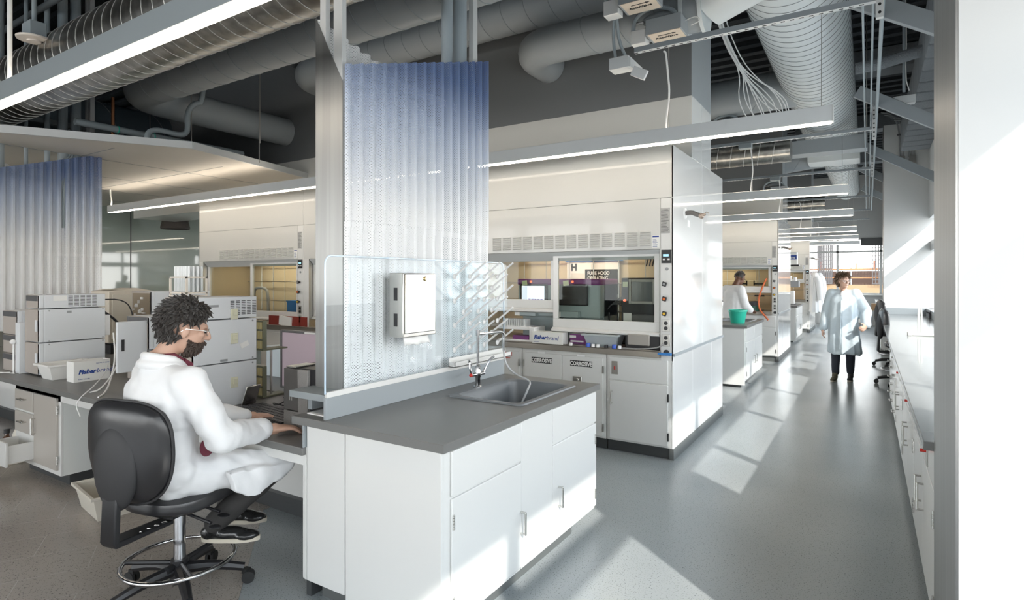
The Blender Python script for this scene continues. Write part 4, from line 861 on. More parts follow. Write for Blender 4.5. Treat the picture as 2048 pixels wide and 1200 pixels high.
# support stand on the counter
s = T('ring_stand', 'white metal support stand lying on the window counter', 'stand', (.52, 8.40, .914)); ob('post', MB().tube([(0, .03, .03), (0, .03, .335), (0.03, .03, .335), (.03, .03, .03)], .010, 8, smooth=1), mat('stand_white', (.75, .74, .68), .35, metal=.2), s, 0)
ob('foot', MB().box(-.11, .30, -.02, .05, 0.0, .03).box(-.11, -.07, -.06, .09, 0, .035), mat('stand_white', (.75, .74, .68), .35), s, .006)
s = T('rack_shelf', 'small metal shelf bracket at the right end of the window counter', 'bracket', (.90, 12.2, .914)); ob('bracket', MB().box(0, .08, 0, .5, .08, .10).box(0, .02, 0, .5, .0, .14), grayd, s)
s = T('rack_box', 'brown carton on far counter behind the stools', 'box', (.32, 14.6, .914)); ob('body', MB().box(-.25, .3, 0, .3, 0, .14), mat('cardboard', (.38, .24, .13), .8), s)
s = T('notebooks', 'stack of dark notebooks on the far window sill', 'notebooks', (-1.75, 22.85, 1.062)); 
for i, m_ in enumerate((black, purple, bluegray, paper)): ob('notebook', MB().box(0, .75-.03*i, -.05+.01*i, .2, i*.03, i*.03+.026), m_, s)
# stools
def stool(x, y, rz, label, seat_z=.60, ring_z=.235, bw=.235, bh=.205, bz=.345, by=-.235):
    c = T('office_stool', label, 'stool', (x, y, 0), rz, 'black laboratory stools')
    # local frame: faces +y
    for a in range(5):
        an = math.radians(90+72*a+20); dx, dy = math.cos(an), math.sin(an)
        b = MB(); b.tube([(dx*.03, dy*.03, .125), (dx*.16, dy*.16, .12), (dx*.30, dy*.30, .085)], [.03, .026, .022], 8, smooth=1); ob('base_leg', b, black, c)
        w = ob('caster', MB().cyl((dx*.32-dy*.022, dy*.32+dx*.022, .032), (dx*.32-dy*.006, dy*.32+dx*.006, .032), .031, seg=18).cyl((dx*.32+dy*.006, dy*.32-dx*.006, .032), (dx*.32+dy*.022, dy*.32-dx*.022, .032), .031, seg=18).box(dx*.31-.016, dx*.31+.016, dy*.31-.016, dy*.31+.016, .05, .075), rubber, c)
    ob('hub', MB().cyl((0, 0, .06), (0, 0, .15), .045, seg=20), black, c); ob('gas_column', MB().cyl((0, 0, .14), (0, 0, seat_z-.08), .028, seg=20), chrome, c)
    b = MB(); P = [(.255*math.cos(2*PI*i/32), .255*math.sin(2*PI*i/32), ring_z) for i in range(32)]; b.tube(P, .011, 10, closed=True); ob('foot_ring', b, chrome, c)
    for a in (90, 210, 330): ob('ring_spoke', MB().tube([(0, 0, ring_z-.02), (.25*math.cos(math.radians(a)), .25*math.sin(math.radians(a)), ring_z)], .012, 8), black, c)
    ob('ring_collar', MB().cyl((0, 0, ring_z-.06), (0, 0, ring_z), .04).cyl((0, -.03, ring_z-.03), (0, -.075, ring_z-.03), .018), black, c)
    # seat: thick superellipse with waterfall front
    b = MB(); bm = b.bm; rings = []
    def se(ax, ay, t): cc, s_ = math.cos(t), math.sin(t); return ax*math.copysign(abs(cc)**.75, cc), ay*math.copysign(abs(s_)**.75, s_)
    for (k, z) in ((.0, -.035), (.80, -.04), (.97, -.02), (1.0, .005), (.97, .03), (.85, .045), (.5, .038), (0, .034)):
        ring = []
        for i in range(36):
            u, v = se(.245*max(k, .001), .235*max(k, .001), 2*PI*i/36); ring.append(bm.verts.new((u, v+.02, seat_z+z+.09*v-(.035*max(0, v/.235)**3 if v > 0 else -.018*(-v/.235)**2)+.01*(abs(u)/.245)**2)))
        rings.append(ring)
    for A, B in zip(rings, rings[1:]):
        for i in range(36): bm.faces.new((A[i], A[(i+1) % 36], B[(i+1) % 36], B[i]))
    ob('seat', b, leather, c)
    ob('seat_plate', MB().box(-.09, .09, -.12, .10, seat_z-.075, seat_z-.04), black, c, .006)
    # backrest
    b = MB(); bm = b.bm; n1, n2 = 18, 14; F, Bk = [], []
    for j in range(n2+1):
        v = -1+2*j/n2; rowf, rowb = [], []
        for i in range(n1+1):
            u = -1+2*i/n1; r = (abs(u)**3.2+abs(v)**3.2)**(1/3.2) if (u or v) else 1; m_ = max(abs(u), abs(v)); k = m_/r if r else 1
            uu, vv = u*k, v*k; wv = bw-(.055 if v < 0 else 0)*abs(v)**1.3; x_ = wv*uu; z_ = seat_z+bz+bh*vv; cv = .05*uu**2-.012*vv+.015*vv*vv
            ed = 1-min(1, (abs(uu)**6+abs(vv)**6)); th = .02+.03*ed
            rowf.append(bm.verts.new((x_, by+cv+th*.5, z_))); rowb.append(bm.verts.new((x_, by+cv-th, z_)))
        F.append(rowf); Bk.append(rowb)
    for j in range(n2):
        for i in range(n1):
            bm.faces.new((F[j][i], F[j][i+1], F[j+1][i+1], F[j+1][i])); bm.faces.new((Bk[j][i], Bk[j+1][i], Bk[j+1][i+1], Bk[j][i+1]))
    for i in range(n1): bm.faces.new((F[0][i], Bk[0][i], Bk[0][i+1], F[0][i+1])); bm.faces.new((F[n2][i+1], Bk[n2][i+1], Bk[n2][i], F[n2][i]))
    for j in range(n2): bm.faces.new((F[j][0], F[j+1][0], Bk[j+1][0], Bk[j][0])); bm.faces.new((Bk[j][n1], Bk[j+1][n1], F[j+1][n1], F[j][n1]))
    br = ob('backrest', b, leather, c); sb = br.modifiers.new('s', 'SUBSURF'); sb.levels = 1; sb.render_levels = 1
    pp = []
    for i in range(40):
        t = 2*PI*i/40; u = math.copysign(abs(math.cos(t))**.62, math.cos(t)); v = math.copysign(abs(math.sin(t))**.62, math.sin(t)); wv = bw-(.055 if v < 0 else 0)*abs(v)**1.3; pp.append((wv*u*1.005, by+.05*u*u-.012*v+.015*v*v-.012, seat_z+bz+bh*v*1.005))
    ob('piping', MB().tube(pp, .006, 6, closed=True), black2, c)
    ob('back_shell', MB().sph((0, by-.03, seat_z+bz-.06), (.13, .05, .20), 24, 14), black2, br)
    ob('back_bar', MB().prism([(-.07, seat_z-.115), (by-.06, seat_z-.115), (by-.075, seat_z-.09), (by-.062, seat_z+.14), (by-.035, seat_z+.14), (by-.045, seat_z-.085), (-.07, seat_z-.095)], 'x', -.045, .045), black, c, .006)
    ob('spring', MB().tube([(.03+.012*math.cos(i*1.2), -.10-.008*i, seat_z-.10+.012*math.sin(i*1.2)) for i in range(22)], .0025, 5), steel, c)
    for s_, l in ((1, .24), (1, .17)):
        ob('lever', MB().tube([(.05, -.03 if l > .2 else .07, seat_z-.07), (l, -.03 if l > .2 else .09, seat_z-.10)], .008, 8).sph((l+.025, -.03 if l > .2 else .09, seat_z-.115), (.035, .022, .008)), black, c)
    return c
stool(-2.98, 1.595, .22, 'black lab stool with chrome foot ring under the seated man', .50, .175, .265, .24, .30, -.30)
stool(.43, 10.35, -1.45, 'nearer black stool at the window counter', .60)
stool(.42, 12.5, -1.4, 'farther black stool at the window counter', .66)
# ================================================================== people
tex = bpy.data.textures.new('cloth_folds', 'CLOUDS'); tex.noise_scale = .11; tex.noise_depth = 1
def organic(name, mb, m, parent, voxel, smooth=4, folds=0):
    bm = mb.bm; me = bpy.data.meshes.new(name); bm.to_mesh(me); bm.free(); me.materials.append(m)
    o = bpy.data.objects.new(name, me); C.objects.link(o); o.parent = parent
    r = o.modifiers.new('union', 'REMESH'); r.mode = 'VOXEL'; r.voxel_size = voxel; r.use_smooth_shade = True
    s = o.modifiers.new('smooth', 'SMOOTH'); s.factor = .6; s.iterations = smooth
    if folds:
        d = o.modifiers.new('folds', 'DISPLACE'); d.texture = tex; d.strength = folds; d.mid_level = .5; d.texture_coords = 'LOCAL'
        s = o.modifiers.new('smooth2', 'SMOOTH'); s.factor = .5; s.iterations = 2
    return o
def limb(b, P, R, seg=14):
    for (p, q, r1, r2) in zip(P, P[1:], R, R[1:]):
        b.cyl(p, q, r1, r2, seg=seg)
    for p, r in zip(P, R): b.sph(p, r, seg, 10)
    return b
def hand(b, wrist, dirv, upv, side, curl=.35, s=1.0):
    """palm, four fingers of different lengths, thumb off the side; side +1/-1 gives the thumb side"""
    d = Vector(dirv).normalized(); u = Vector(upv); u = (u-d*u.dot(d)).normalized(); x = d.cross(u)*side; w = Vector(wrist)
    rot = Matrix((x, d, u)).transposed()
    b.sph(w+d*.045*s, (.042*s, .055*s, .017*s), 12, 8, rot=rot); limb(b, [w-d*.03, w+d*.02], [.028*s, .028*s])
    for i, (off, ln) in enumerate(((.030, .070), (.010, .080), (-.011, .074), (-.030, .058))):
        p0 = w+d*.078*s+x*off*s; a = curl*.6; p1 = p0+(d*math.cos(a)-u*math.sin(a))*ln*.42*s+x*off*.15*s; a = curl*1.6; p2 = p1+(d*math.cos(a)-u*math.sin(a))*ln*.33*s; a = curl*2.4; p3 = p2+(d*math.cos(a)-u*math.sin(a))*ln*.25*s
        limb(b, [w+d*.05*s+x*off*s, p0, p1, p2, p3], [.011*s, .0105*s, .0095*s, .0088*s, .0078*s], 8)
    t0 = w+d*.025*s+x*.030*s; t1 = t0+(d*.6+x*.75-u*.2).normalized()*.036*s; t2 = t1+(d*.9+x*.35-u*.25).normalized()*.030*s; limb(b, [t0, t1, t2], [.014*s, .012*s, .010*s], 8)
def head_geo(b, M, neck, hs=1.0, male=True):
    def P(*v): return M @ (Vector(v)*hs)
    rot = M.to_3x3()
    b.sph(P(0, -.012, .03), (.078*hs, .098*hs, .105*hs), 20, 14, rot=rot); b.sph(P(0, .022, -.035), (.063*hs, .068*hs, .085*hs), 18, 12, rot=rot)
    b.sph(P(0, .066, -.095), (.030*hs, .024*hs, .022*hs), 12, 8, rot=rot); b.sph(P(0, .075, .028), (.052*hs, .020*hs, .014*hs), 14, 8, rot=rot)
    limb(b, [P(0, .090, .015), P(0, .106, -.012), P(0, .108, -.026)], [.008*hs, .011*hs, .014*hs], 10); b.sph(P(.012, .098, -.03), .009*hs, 8, 6); b.sph(P(-.012, .098, -.03), .009*hs, 8, 6)
    b.sph(P(0, .088, -.054), (.024*hs, .010*hs, .0055*hs), 12, 6, rot=rot); b.sph(P(0, .087, -.064), (.021*hs, .010*hs, .006*hs), 12, 6, rot=rot)
    for s in (-1, 1): b.sph(P(s*.035, .066, -.012), (.024*hs, .018*hs, .02*hs), 10, 8, rot=rot); b.sph(P(s*.077, -.012, -.008), (.010*hs, .020*hs, .032*hs), 10, 8, rot=rot)
    limb(b, [P(0, -.026, -.03), neck], [.050*hs, .056*hs], 18)
def hair_cap(parent, M, m, hs=1.0, n=420, ln=.045, seedv=3, keep=None, r=(.086, .108, .114), c=(0, -.018, .034), up=.0, name='hair'):
    rnd = random.Random(seedv); b = MB(); bm = b.bm
    if keep is None: keep = lambda x, y, z: not (abs(x) > .72 and -.50 < z < .02 and -.22 < y < .5) and ((z > .045 and y < .55+z*.5) or (y < .30 and z > -.55+.9*y) or (y < -.2 and z > -.80))
    cap = bmesh.ops.create_uvsphere(bm, u_segments=28, v_segments=18, radius=1)
    kill = [v for v in cap['verts'] if not keep(v.co.x, v.co.y, v.co.z)]
    bmesh.ops.delete(bm, geom=kill, context='VERTS')
    for v in bm.verts:
        k = 1+.06*noise.noise(v.co*3); v.co = M @ Vector(((v.co.x*r[0]+c[0])*hs*k, (v.co.y*r[1]+c[1])*hs*k, (v.co.z*r[2]+c[2])*hs*k))
    made = 0
    while made < n:
        d = Vector((rnd.gauss(0, 1), rnd.gauss(0, 1), rnd.gauss(0, 1))).normalized()
        if not keep(*d): continue
        made += 1
        p = Vector((d.x*r[0]+c[0], d.y*r[1]+c[1], d.z*r[2]+c[2]))*hs
        t = Vector((0, -.4, -1+up)); t = (t-d*t.dot(d)); t = (t.normalized() if t.length > .1 else Vector((0, -1, 0)))
        t = (t+Vector((rnd.uniform(-.7, .7), rnd.uniform(-.7, .7), rnd.uniform(-.5, .5)))+d*rnd.uniform(.15, .7)).normalized(); L_ = ln*rnd.uniform(.6, 1.3)*hs
        q = p+t*L_*.5+d*.006; e = p+t*L_+d*rnd.uniform(-.004, .01)
        b.tube([M @ p, M @ q, M @ e], [.0062*hs, .0058*hs, .0015*hs], 5)
    return ob(name, b, m, parent)
def glasses(parent, M, hs=1.0, m=None):
    b = MB()
    for s in (-1, 1):
        b.tube([M @ (Vector((s*.034+.025*math.cos(a*PI/8), .094-.004*abs(math.cos(a*PI/8)), .004+.017*math.sin(a*PI/8)))*hs) for a in range(16)], .0014, 5, closed=True)
        b.tube([M @ (Vector(v)*hs) for v in ((s*.058, .090, .010), (s*.078, .06, .010), (s*.083, -.01, .008), (s*.08, -.03, -.008))], .0016, 5)
    b.tube([M @ (Vector(v)*hs) for v in ((-.01, .098, .008), (0, .101, .010), (.01, .098, .008))], .0014, 5)
    ob('glasses', b, m or steel, parent)
def shoe(parent, heel, toe, m, sole, lace=None, up=Vector((0, 0, 1)), name='shoe', w=.045):
    h, t = Vector(heel), Vector(toe); d = (t-h); L_ = d.length; d.normalize(); x = d.cross(up).normalized(); u = x.cross(d); rot = Matrix((x, d, u)).transposed()
    b = MB()
    b.sph(h+d*.055+u*.045, (w*.82, .062, .042), 14, 10, rot=rot); b.sph(h+d*L_*.5+u*.038, (w*.9, L_*.36, .036), 14, 10, rot=rot); b.sph(t-d*.075+u*.028, (w, .078, .028), 14, 10, rot=rot); limb(b, [h+d*.075+u*.06, h+d*.07+u*.10], [.042, .042])
    s = organic(name, b, m, parent, .006, 3)
    so = MB(); P = []
    for i in range(24):
        a = 2*PI*i/24; yy = math.sin(a)*L_*.51; ww = w*(.95 if yy > 0 else .80); P.append((math.cos(a)*ww, yy))
    bm = so.bm; c = h+d*L_*.5
    A = [bm.verts.new(c+x*p+d*q+u*.0) for p, q in P]; B = [bm.verts.new(c+x*p*1.03+d*q*1.02+u*.022) for p, q in P]
    bm.faces.new(A[::-1]); bm.faces.new(B)
    for i in range(24): bm.faces.new((A[i], A[(i+1) % 24], B[(i+1) % 24], B[i]))
    ob('sole', so, sole, s)
    return s
V = Vector
hairb = mat('hair_dark', (.025, .02, .017), .5, sheen=.2); hairw = mat('hair_brown', (.11, .065, .035), .55)
trs = mat('trousers_charcoal', (.045, .043, .042), .8, bump=(12, .3, .01)); trb = mat('trousers_navy', (.03, .035, .05), .8); shirt = mat('shirt_maroon', (.16, .03, .05), .8)
shoeb = mat('shoe_black', (.02, .02, .02), .22, coat=.3); sole = mat('sole_cream', (.62, .57, .47), .6); shoeo = mat('shoe_olive', (.10, .09, .06), .7)
# ---------------------------------------------------------------- seated man (world coordinates, root at the stool)
man = T('person', 'seated person with curly dark hair, beard, white coat, typing at the desk', 'person', (0, 0, 0))
hM = Matrix.Translation((-2.885, 1.575, 1.345)) @ Matrix.Rotation(math.radians(-22), 4, 'Z') @ Matrix.Rotation(math.radians(-12), 4, 'X')
neck = V((-2.95, 1.485, 1.19)); shR, shL = V((-2.755, 1.51, 1.10)), V((-3.13, 1.52, 1.115)); elR, wrR = V((-2.63, 1.60, .845)), V((-2.70, 1.885, .805)); elL, wrL = V((-3.22, 1.72, .86)), V((-3.06, 2.0, .80))
hipR, hipL, knR, knL, anR, anL = V((-2.87, 1.55, .635)), V((-3.05, 1.56, .635)), V((-2.70, 1.93, .585)), V((-2.95, 1.99, .585)), V((-2.96, 1.765, .29)), V((-3.16, 1.96, .29))
b = MB(); head_geo(b, hM, neck, 1.0)
limb(b, [neck, V((-2.95, 1.47, 1.05)), V((-2.95, 1.47, .85)), V((-2.95, 1.50, .68))], [.07, .12, .12, .13]); limb(b, [shL, V((-2.95, 1.49, 1.08)), shR], [.06, .08, .06])
limb(b, [shR, elR, wrR], [.05, .042, .028]); limb(b, [shL, elL, wrL], [.05, .042, .028]); limb(b, [hipR, knR, anR], [.08, .055, .04]); limb(b, [hipL, knL, anL], [.08, .055, .04])
hand(b, wrR+V((.012, .03, -.004)), (.42, .85, -.02), (-.05, 0, 1), -1, .32, 1.08); hand(b, wrL+V((.01, .03, -.004)), (.35, .9, -.02), (0, 0, 1), 1, .32, 1.05)
organic('body', b, skin, man, .0055, 3)
b = MB(); limb(b, [hipR, knR, V((-2.955, 1.768, .30))], [.085, .072, .058]); limb(b, [hipL, knL, V((-3.155, 1.962, .30))], [.085, .072, .058]); organic('trousers', b, trs, man, .010, 3, .012)
b = MB(); R_ = Matrix.Rotation(math.radians(-8), 3, 'Z')
b.sph((-2.95, 1.485, .985), (.225, .155, .21), 20, 14, rot=R_); b.sph((-2.96, 1.485, .80), (.215, .165, .20), 20, 14); b.sph((-2.96, 1.51, .66), (.225, .20, .115), 20, 12)
limb(b, [shL, V((-2.95, 1.475, 1.10)), shR], [.085, .105, .085]); limb(b, [shR, elR, wrR+V((0, -.03, 0))], [.088, .078, .055]); limb(b, [shL, elL, wrL], [.088, .078, .055])
limb(b, [V((-2.88, 1.52, .65)), V((-2.73, 1.88, .60)), V((-2.705, 1.945, .598))], [.125, .090, .086]); limb(b, [V((-3.03, 1.54, .65)), V((-2.96, 1.96, .585))], [.125, .095]); limb(b, [V((-2.95, 1.6, .62)), V((-2.84, 1.93, .58))], [.10, .07])
b.prism([(1.64, .66), (1.67, .56), (1.74, .505), (1.80, .495), (1.995, .575), (2.02, .62)], 'x', -2.665, -2.62); b.prism([(1.70, .60), (1.80, .50), (1.97, .58), (1.99, .62)], 'x', -2.80, -2.65)
coat = organic('lab_coat', b, coatm, man, .010, 4, .045)
b = MB(); limb(b, [V((-2.705, 1.80, .815)), V((-2.70, 1.865, .808))], [.062, .058]); organic('coat_cuff', b, coatm, man, .008, 2, .006)
b = MB(); c0 = neck+V((0.012, .012, .018))
b.tube([c0+V((.082*math.cos(a), .082*math.sin(a), .022*math.sin(a+PI)-.03*max(0, math.sin(a))))  for a in [2*PI*i/20 for i in range(20)]], .020, 8, closed=True).tube([c0+V((.098*math.cos(a), .098*math.sin(a), -.03+.012*math.sin(a+PI)-.03*max(0, math.sin(a)))) for a in [2*PI*i/20 for i in range(20)]], .022, 8, closed=True); organic('coat_collar', b, coatm, man, .007, 2)
b = MB(); c0 = neck+V((.015, .022, .034)); b.tube([c0+V((.066*math.cos(a), .072*math.sin(a), -.045*max(0, math.sin(a)))) for a in [2*PI*i/20 for i in range(20)]], .014, 8, closed=True)
b.tube([c0+V((.055, .05, -.03)), c0+V((.05, .085, -.06)), c0+V((.04, .10, -.09))], [.016, .02, .008], 8)
ob('shirt_collar', b, shirt, man)
o = ob('shirt_hem', MB().sph((-2.745, 1.60, .775), (.02, .035, .045), 12, 8), shirt, man)
hair_cap(man, hM, hairb, 1.0, 1000, .034, 3)
hair_cap(man, hM, mat('beard_dark', (.05, .034, .026), .6), 1.0, 900, .013, 5, keep=lambda x, y, z: y > -.10 and z < -.22+.25*max(0, .35-y)+.18*max(0, y-.6) and z > -.99 and not (abs(x) < .42 and y > .72 and -.50 < z < -.22), r=(.064, .071, .085), c=(0, .022, -.036), up=-.2, name='beard')
glasses(man, hM, 1.02)
b = MB()
for s in (-1, 1): b.sph(hM @ V((s*.033, .080, .004)), .0085, 8, 6)
ob('eyes', b, inkk, man)
shoe(man, (-3.02, 1.735, .198), (-2.745, 1.885, .215), shoeb, sole); shoe(man, (-3.20, 1.92, .19), (-2.95, 2.07, .20), shoeb, sole)
# ---------------------------------------------------------------- walking woman (local frame faces +y)
wo = T('person', 'person with short brown hair walking up the aisle in pale lab coat', 'person', (-.32, 10.45, 0), PI-.12)
hM = Matrix.Translation((0, .02, 1.555)) @ Matrix.Rotation(math.radians(42), 4, 'Z')
neck = V((0, -.01, 1.40)); shR, shL = V((.165, 0, 1.36)), V((-.165, 0, 1.36)); elR, wrR = V((.245, -.07, 1.06)), V((.28, .03, .82)); elL, wrL = V((-.29, -.09, 1.07)), V((-.325, .15, .90))
b = MB(); head_geo(b, hM, neck, .94); limb(b, [neck, V((0, 0, 1.25)), V((0, 0, 1.0)), V((0, 0, .88))], [.06, .10, .10, .12]); limb(b, [shL, V((0, 0, 1.34)), shR], [.05, .07, .05])
limb(b, [shR, elR, wrR], [.042, .036, .025]); limb(b, [shL, elL, wrL], [.042, .036, .025]); limb(b, [V((.09, 0, .88)), V((.10, .05, .48)), V((.095, .12, .10))], [.08, .055, .04]); limb(b, [V((-.09, 0, .88)), V((-.10, .02, .48)), V((-.085, -.06, .11))], [.08, .055, .04])
hand(b, wrR+V((.004, .01, -.03)), (.05, .25, -1), (1, 0, 0), 1, .5, .98); hand(b, wrL+V((.0, .03, -.02)), (.25, .9, -.35), (-1, 0, .4), 1, .6, .98)
organic('body', b, skin, wo, .006, 3)
b = MB(); limb(b, [V((.09, 0, .88)), V((.10, .05, .48)), V((.095, .11, .13))], [.085, .068, .055]); limb(b, [V((-.09, 0, .88)), V((-.10, .03, .48)), V((-.085, -.05, .14))], [.09, .075, .055]); organic('trousers', b, trb, wo, .010, 3, .01)
def coat_loft(b, L, n=28, wave=.0):
    bm = b.bm; rings = []
    for i, (z, rx, ry, cx, cy) in enumerate(L):
        rings.append([bm.verts.new((cx+rx*math.cos(2*PI*k/n)*(1+wave*(len(L)-i)/len(L)*math.sin(k*2.7)), cy+ry*math.sin(2*PI*k/n)*(1+wave*(len(L)-i)/len(L)*math.sin(k*1.9+1)), z+(.02*math.sin(k*.9) if i == 0 else 0))) for k in range(n)])
    for A, B in zip(rings, rings[1:]):
        for k in range(n): bm.faces.new((A[k], A[(k+1) % n], B[(k+1) % n], B[k]))
    bm.faces.new(rings[0][::-1]); bm.faces.new(rings[-1]); bmesh.ops.recalc_face_normals(bm, faces=bm.faces)
b = MB(); coat_loft(b, [(.42, .235, .20, -.02, .02), (.6, .225, .18, -.01, .01), (.85, .205, .16, 0, 0), (1.1, .195, .145, 0, 0), (1.3, .19, .13, 0, 0), (1.38, .12, .10, 0, 0), (1.41, .06, .06, 0, 0)], wave=.13)
limb(b, [shL, V((0, 0, 1.345)), shR], [.07, .085, .07]); limb(b, [shR, elR, wrR], [.082, .085, .062]); limb(b, [shL, elL, wrL], [.085, .09, .07])
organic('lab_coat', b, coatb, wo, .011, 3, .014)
ob('coat_placket', MB().tube([(0.01, .15, 1.26), (.012, .17, 1.0), (.015, .185, .8), (.02, .215, .5)], .007, 6, smooth=1), coatb, wo)
b = MB(); b.tube([V((.075*math.cos(a), -.005+.075*math.sin(a), 1.40-.055*max(0, math.sin(a)))) for a in [2*PI*i/20 for i in range(20)]], .014, 8, closed=True); ob('coat_collar', b, coatb, wo); ob('throat', MB().sph((0, .062, 1.385), (.032, .035, .045), 12, 8), skin, wo)
ob('shirt_front', MB().sph((0, .085, 1.345), (.04, .04, .06), 12, 8), mat('shirt_white', (.75, .76, .78), .8), wo)
hair_cap(wo, hM, hairw, .96, 520, .05, 11, keep=lambda x, y, z: (z > .30 and y < .80+z*.2) or (y < .25 and z > -.75+.9*y)); glasses(wo, hM, .95, mat('safety_clear', (.7, .75, .8), .1))
b = MB()
for s in (-1, 1): b.sph(hM @ (V((s*.033, .080, .004))*.94), .008, 8, 6)
ob('eyes', b, inkk, wo)
shoe(wo, (.095, .06, .0), (.11, .32, .0), shoeo, sole, w=.042); shoe(wo, (-.085, -.12, .0), (-.10, .14, .0), black2, sole, w=.042)
# ---------------------------------------------------------------- man at the second hood
m2 = T('person', 'person in white coat with safety glasses bending toward the second fume hood', 'person', (-2.10, 11.15, 0), math.radians(-40))
hM = Matrix.Translation((0, .14, 1.60)) @ Matrix.Rotation(math.radians(8), 4, 'Z') @ Matrix.Rotation(math.radians(-28), 4, 'X')
neck = V((0, .04, 1.47)); shR, shL = V((.19, .0, 1.40)), V((-.19, 0, 1.40)); elR, wrR = V((.25, .05, 1.12)), V((.13, .27, 1.02)); elL, wrL = V((-.25, .05, 1.12)), V((-.13, .30, 1.04))
b = MB(); head_geo(b, hM, neck, 1.0); limb(b, [neck, V((0, 0, 1.28)), V((0, -.03, 1.0)), V((0, -.03, .9))], [.06, .11, .11, .12]); limb(b, [shL, V((0, 0, 1.38)), shR], [.055, .08, .055])
limb(b, [shR, elR, wrR], [.045, .04, .028]); limb(b, [shL, elL, wrL], [.045, .04, .028]); limb(b, [V((.09, -.02, .88)), V((.10, 0, .48)), V((.10, -.03, .09))], [.08, .06, .045]); limb(b, [V((-.09, -.02, .88)), V((-.10, 0, .48)), V((-.10, -.03, .09))], [.08, .06, .045])
hand(b, wrR, (-.2, 1, -.2), (0, 0, 1), -1, .5); hand(b, wrL, (.2, 1, -.2), (0, 0, 1), 1, .5); organic('body', b, skin_d, m2, .007, 3)
b = MB(); limb(b, [V((.09, -.02, .88)), V((.10, 0, .48)), V((.10, -.03, .11))], [.09, .075, .06]); limb(b, [V((-.09, -.02, .88)), V((-.10, 0, .48)), V((-.10, -.03, .11))], [.09, .075, .06]); organic('trousers', b, trs, m2, .014, 2)
b = MB(); coat_loft(b, [(.45, .24, .19, 0, -.02), (.85, .215, .17, 0, -.02), (1.1, .205, .155, 0, -.01), (1.33, .20, .14, 0, 0), (1.43, .12, .10, 0, .02), (1.46, .06, .06, 0, .03)], wave=.05)
limb(b, [shL, V((0, 0, 1.38)), shR], [.08, .095, .08]); limb(b, [shR, elR, wrR], [.082, .075, .055]); limb(b, [shL, elL, wrL], [.082, .075, .055]); organic('lab_coat', b, coatm, m2, .014, 3, .02)
hair_cap(m2, hM, hairb, .94, 120, .006, 13, keep=lambda x, y, z: (z > .35 and y < .5) or (y < .1 and z > -.45)); glasses(m2, hM, 1, black)
shoe(m2, (.10, -.09, 0), (.11, .18, 0), black2, black2); shoe(m2, (-.10, -.09, 0), (-.11, .18, 0), black2, black2)
# ================================================================== lights, ducts and services overhead
def fixture(y, x0, label, m=fix, hung=True):
    f = T('linear_light', label, 'light', (-.21, y, 2.70), 0, 'suspended linear lights'); L_ = -x0-.21
    ob('housing', MB().box(-L_, 0, 0, .085, .012, .125), m, f, .002); ob('lens', MB().box(-L_+.01, -.01, .012, .073, 0.004, .014), lamp_w, f); ob('uplight', MB().box(-L_+.01, -.01, .02, .065, .125, .128), lamp_w, f)
    ob('end_cap', MB().box(0, .006, -.002, .087, .010, .128), wallw, f)
    return f
fixture(1.36, -12.6, 'long suspended light crossing the top left, nearest the camera', fixd)
fx = [(4.62, -10.87, 'suspended light running before the near fume hoods'), (8.62, -11, 'suspended light above the second sink island'), (11.68, -11, 'suspended light before the second hood row'), (15.62, -11, 'suspended light above the third sink island'), (18.7, -11, 'suspended light before the farthest hood'), (21.6, -11, 'last suspended light by the far window')]
for y, x0, l in fx: fixture(y, x0, l)
for i, (y, x0, l) in enumerate(fx):
    for x in (-1.38, -.28) if i < 4 else (-.3,):
        o = ob('suspension_cable', MB().cyl((x, y+.04, 2.82), (x, y+.04, 3.5), .0025, seg=6), steel); tag(o, 'thin steel cable holding a suspended light', 'cable', 'thin steel suspension cables')
    o = ob('power_cord', MB().tube([(-1.42, y+.03, 3.46), (-1.40, y+.03, 3.45), (-1.385, y+.02, 3.3), (-1.365, y+.02, 3.1), (-1.40, y+.03, 2.9), (-1.40, y+.03, 2.82)], .008, 7, smooth=2), plast); tag(o, ['white cord dropping to the light before the near hoods', 'white cord dropping to the light above second sink island', 'white cord of the light before second hood row', 'white cord of the light above third island', 'white cord of the light before the farthest hood', 'white cord of the last light'][i], 'cord', 'white power cords of the lights')
o = ob('power_cord', MB().tube([(-10.85, 4.66, 3.10), (-10.84, 4.66, 3.0), (-10.80, 4.66, 2.9), (-10.82, 4.66, 2.82)], .012, 7, smooth=1), plast); tag(o, 'white cord from ceiling panel to far left light end', 'cord', 'white power cords of the lights')
# slotted channels
for i, (y, x0, lab) in enumerate(((4.64, -1.66, 'perforated grey channel nearest, ending at a white bracket'), (8.62, -3.6, 'second perforated channel above the second island light'), (11.7, -3.6, 'third grey channel over the aisle'), (15.6, -3.6, 'fourth grey channel over the aisle'), (18.7, -3.6, 'grey channel over the farthest hood'), (21.6, -3.6, 'last grey channel before the far window'))):
    u = T('slotted_channel', lab, 'channel', (0.06, y, 3.49), 0, 'grey slotted channels'); L_ = .06-x0
    ob('channel', MB().box(-L_, 0, -.021, .021, 0, .041), beamg, u, .002); ob('bottom_flange', MB().box(-L_, 0, -.022, .022, -.0015, 0), fix, u)
    b = MB(); x = -.08
    while x > -min(L_, 2.6): b.box(x-.028, x, -.007, .007, -.0022, -.0014); x -= .062
    o = ob('slots', b, inkk, u); o['kind'] = 'stuff'
for y in (4.64, 8.62, 11.7, 15.6, 18.7, 21.6):
    o = ob('hanger_rod', MB().cyl((-.01, y, 3.53), (-.01, y, 5.14), .006, seg=6), steel); tag(o, 'thin rod holding the end of a slotted channel at the aisle', 'rod', 'rods holding the channels')
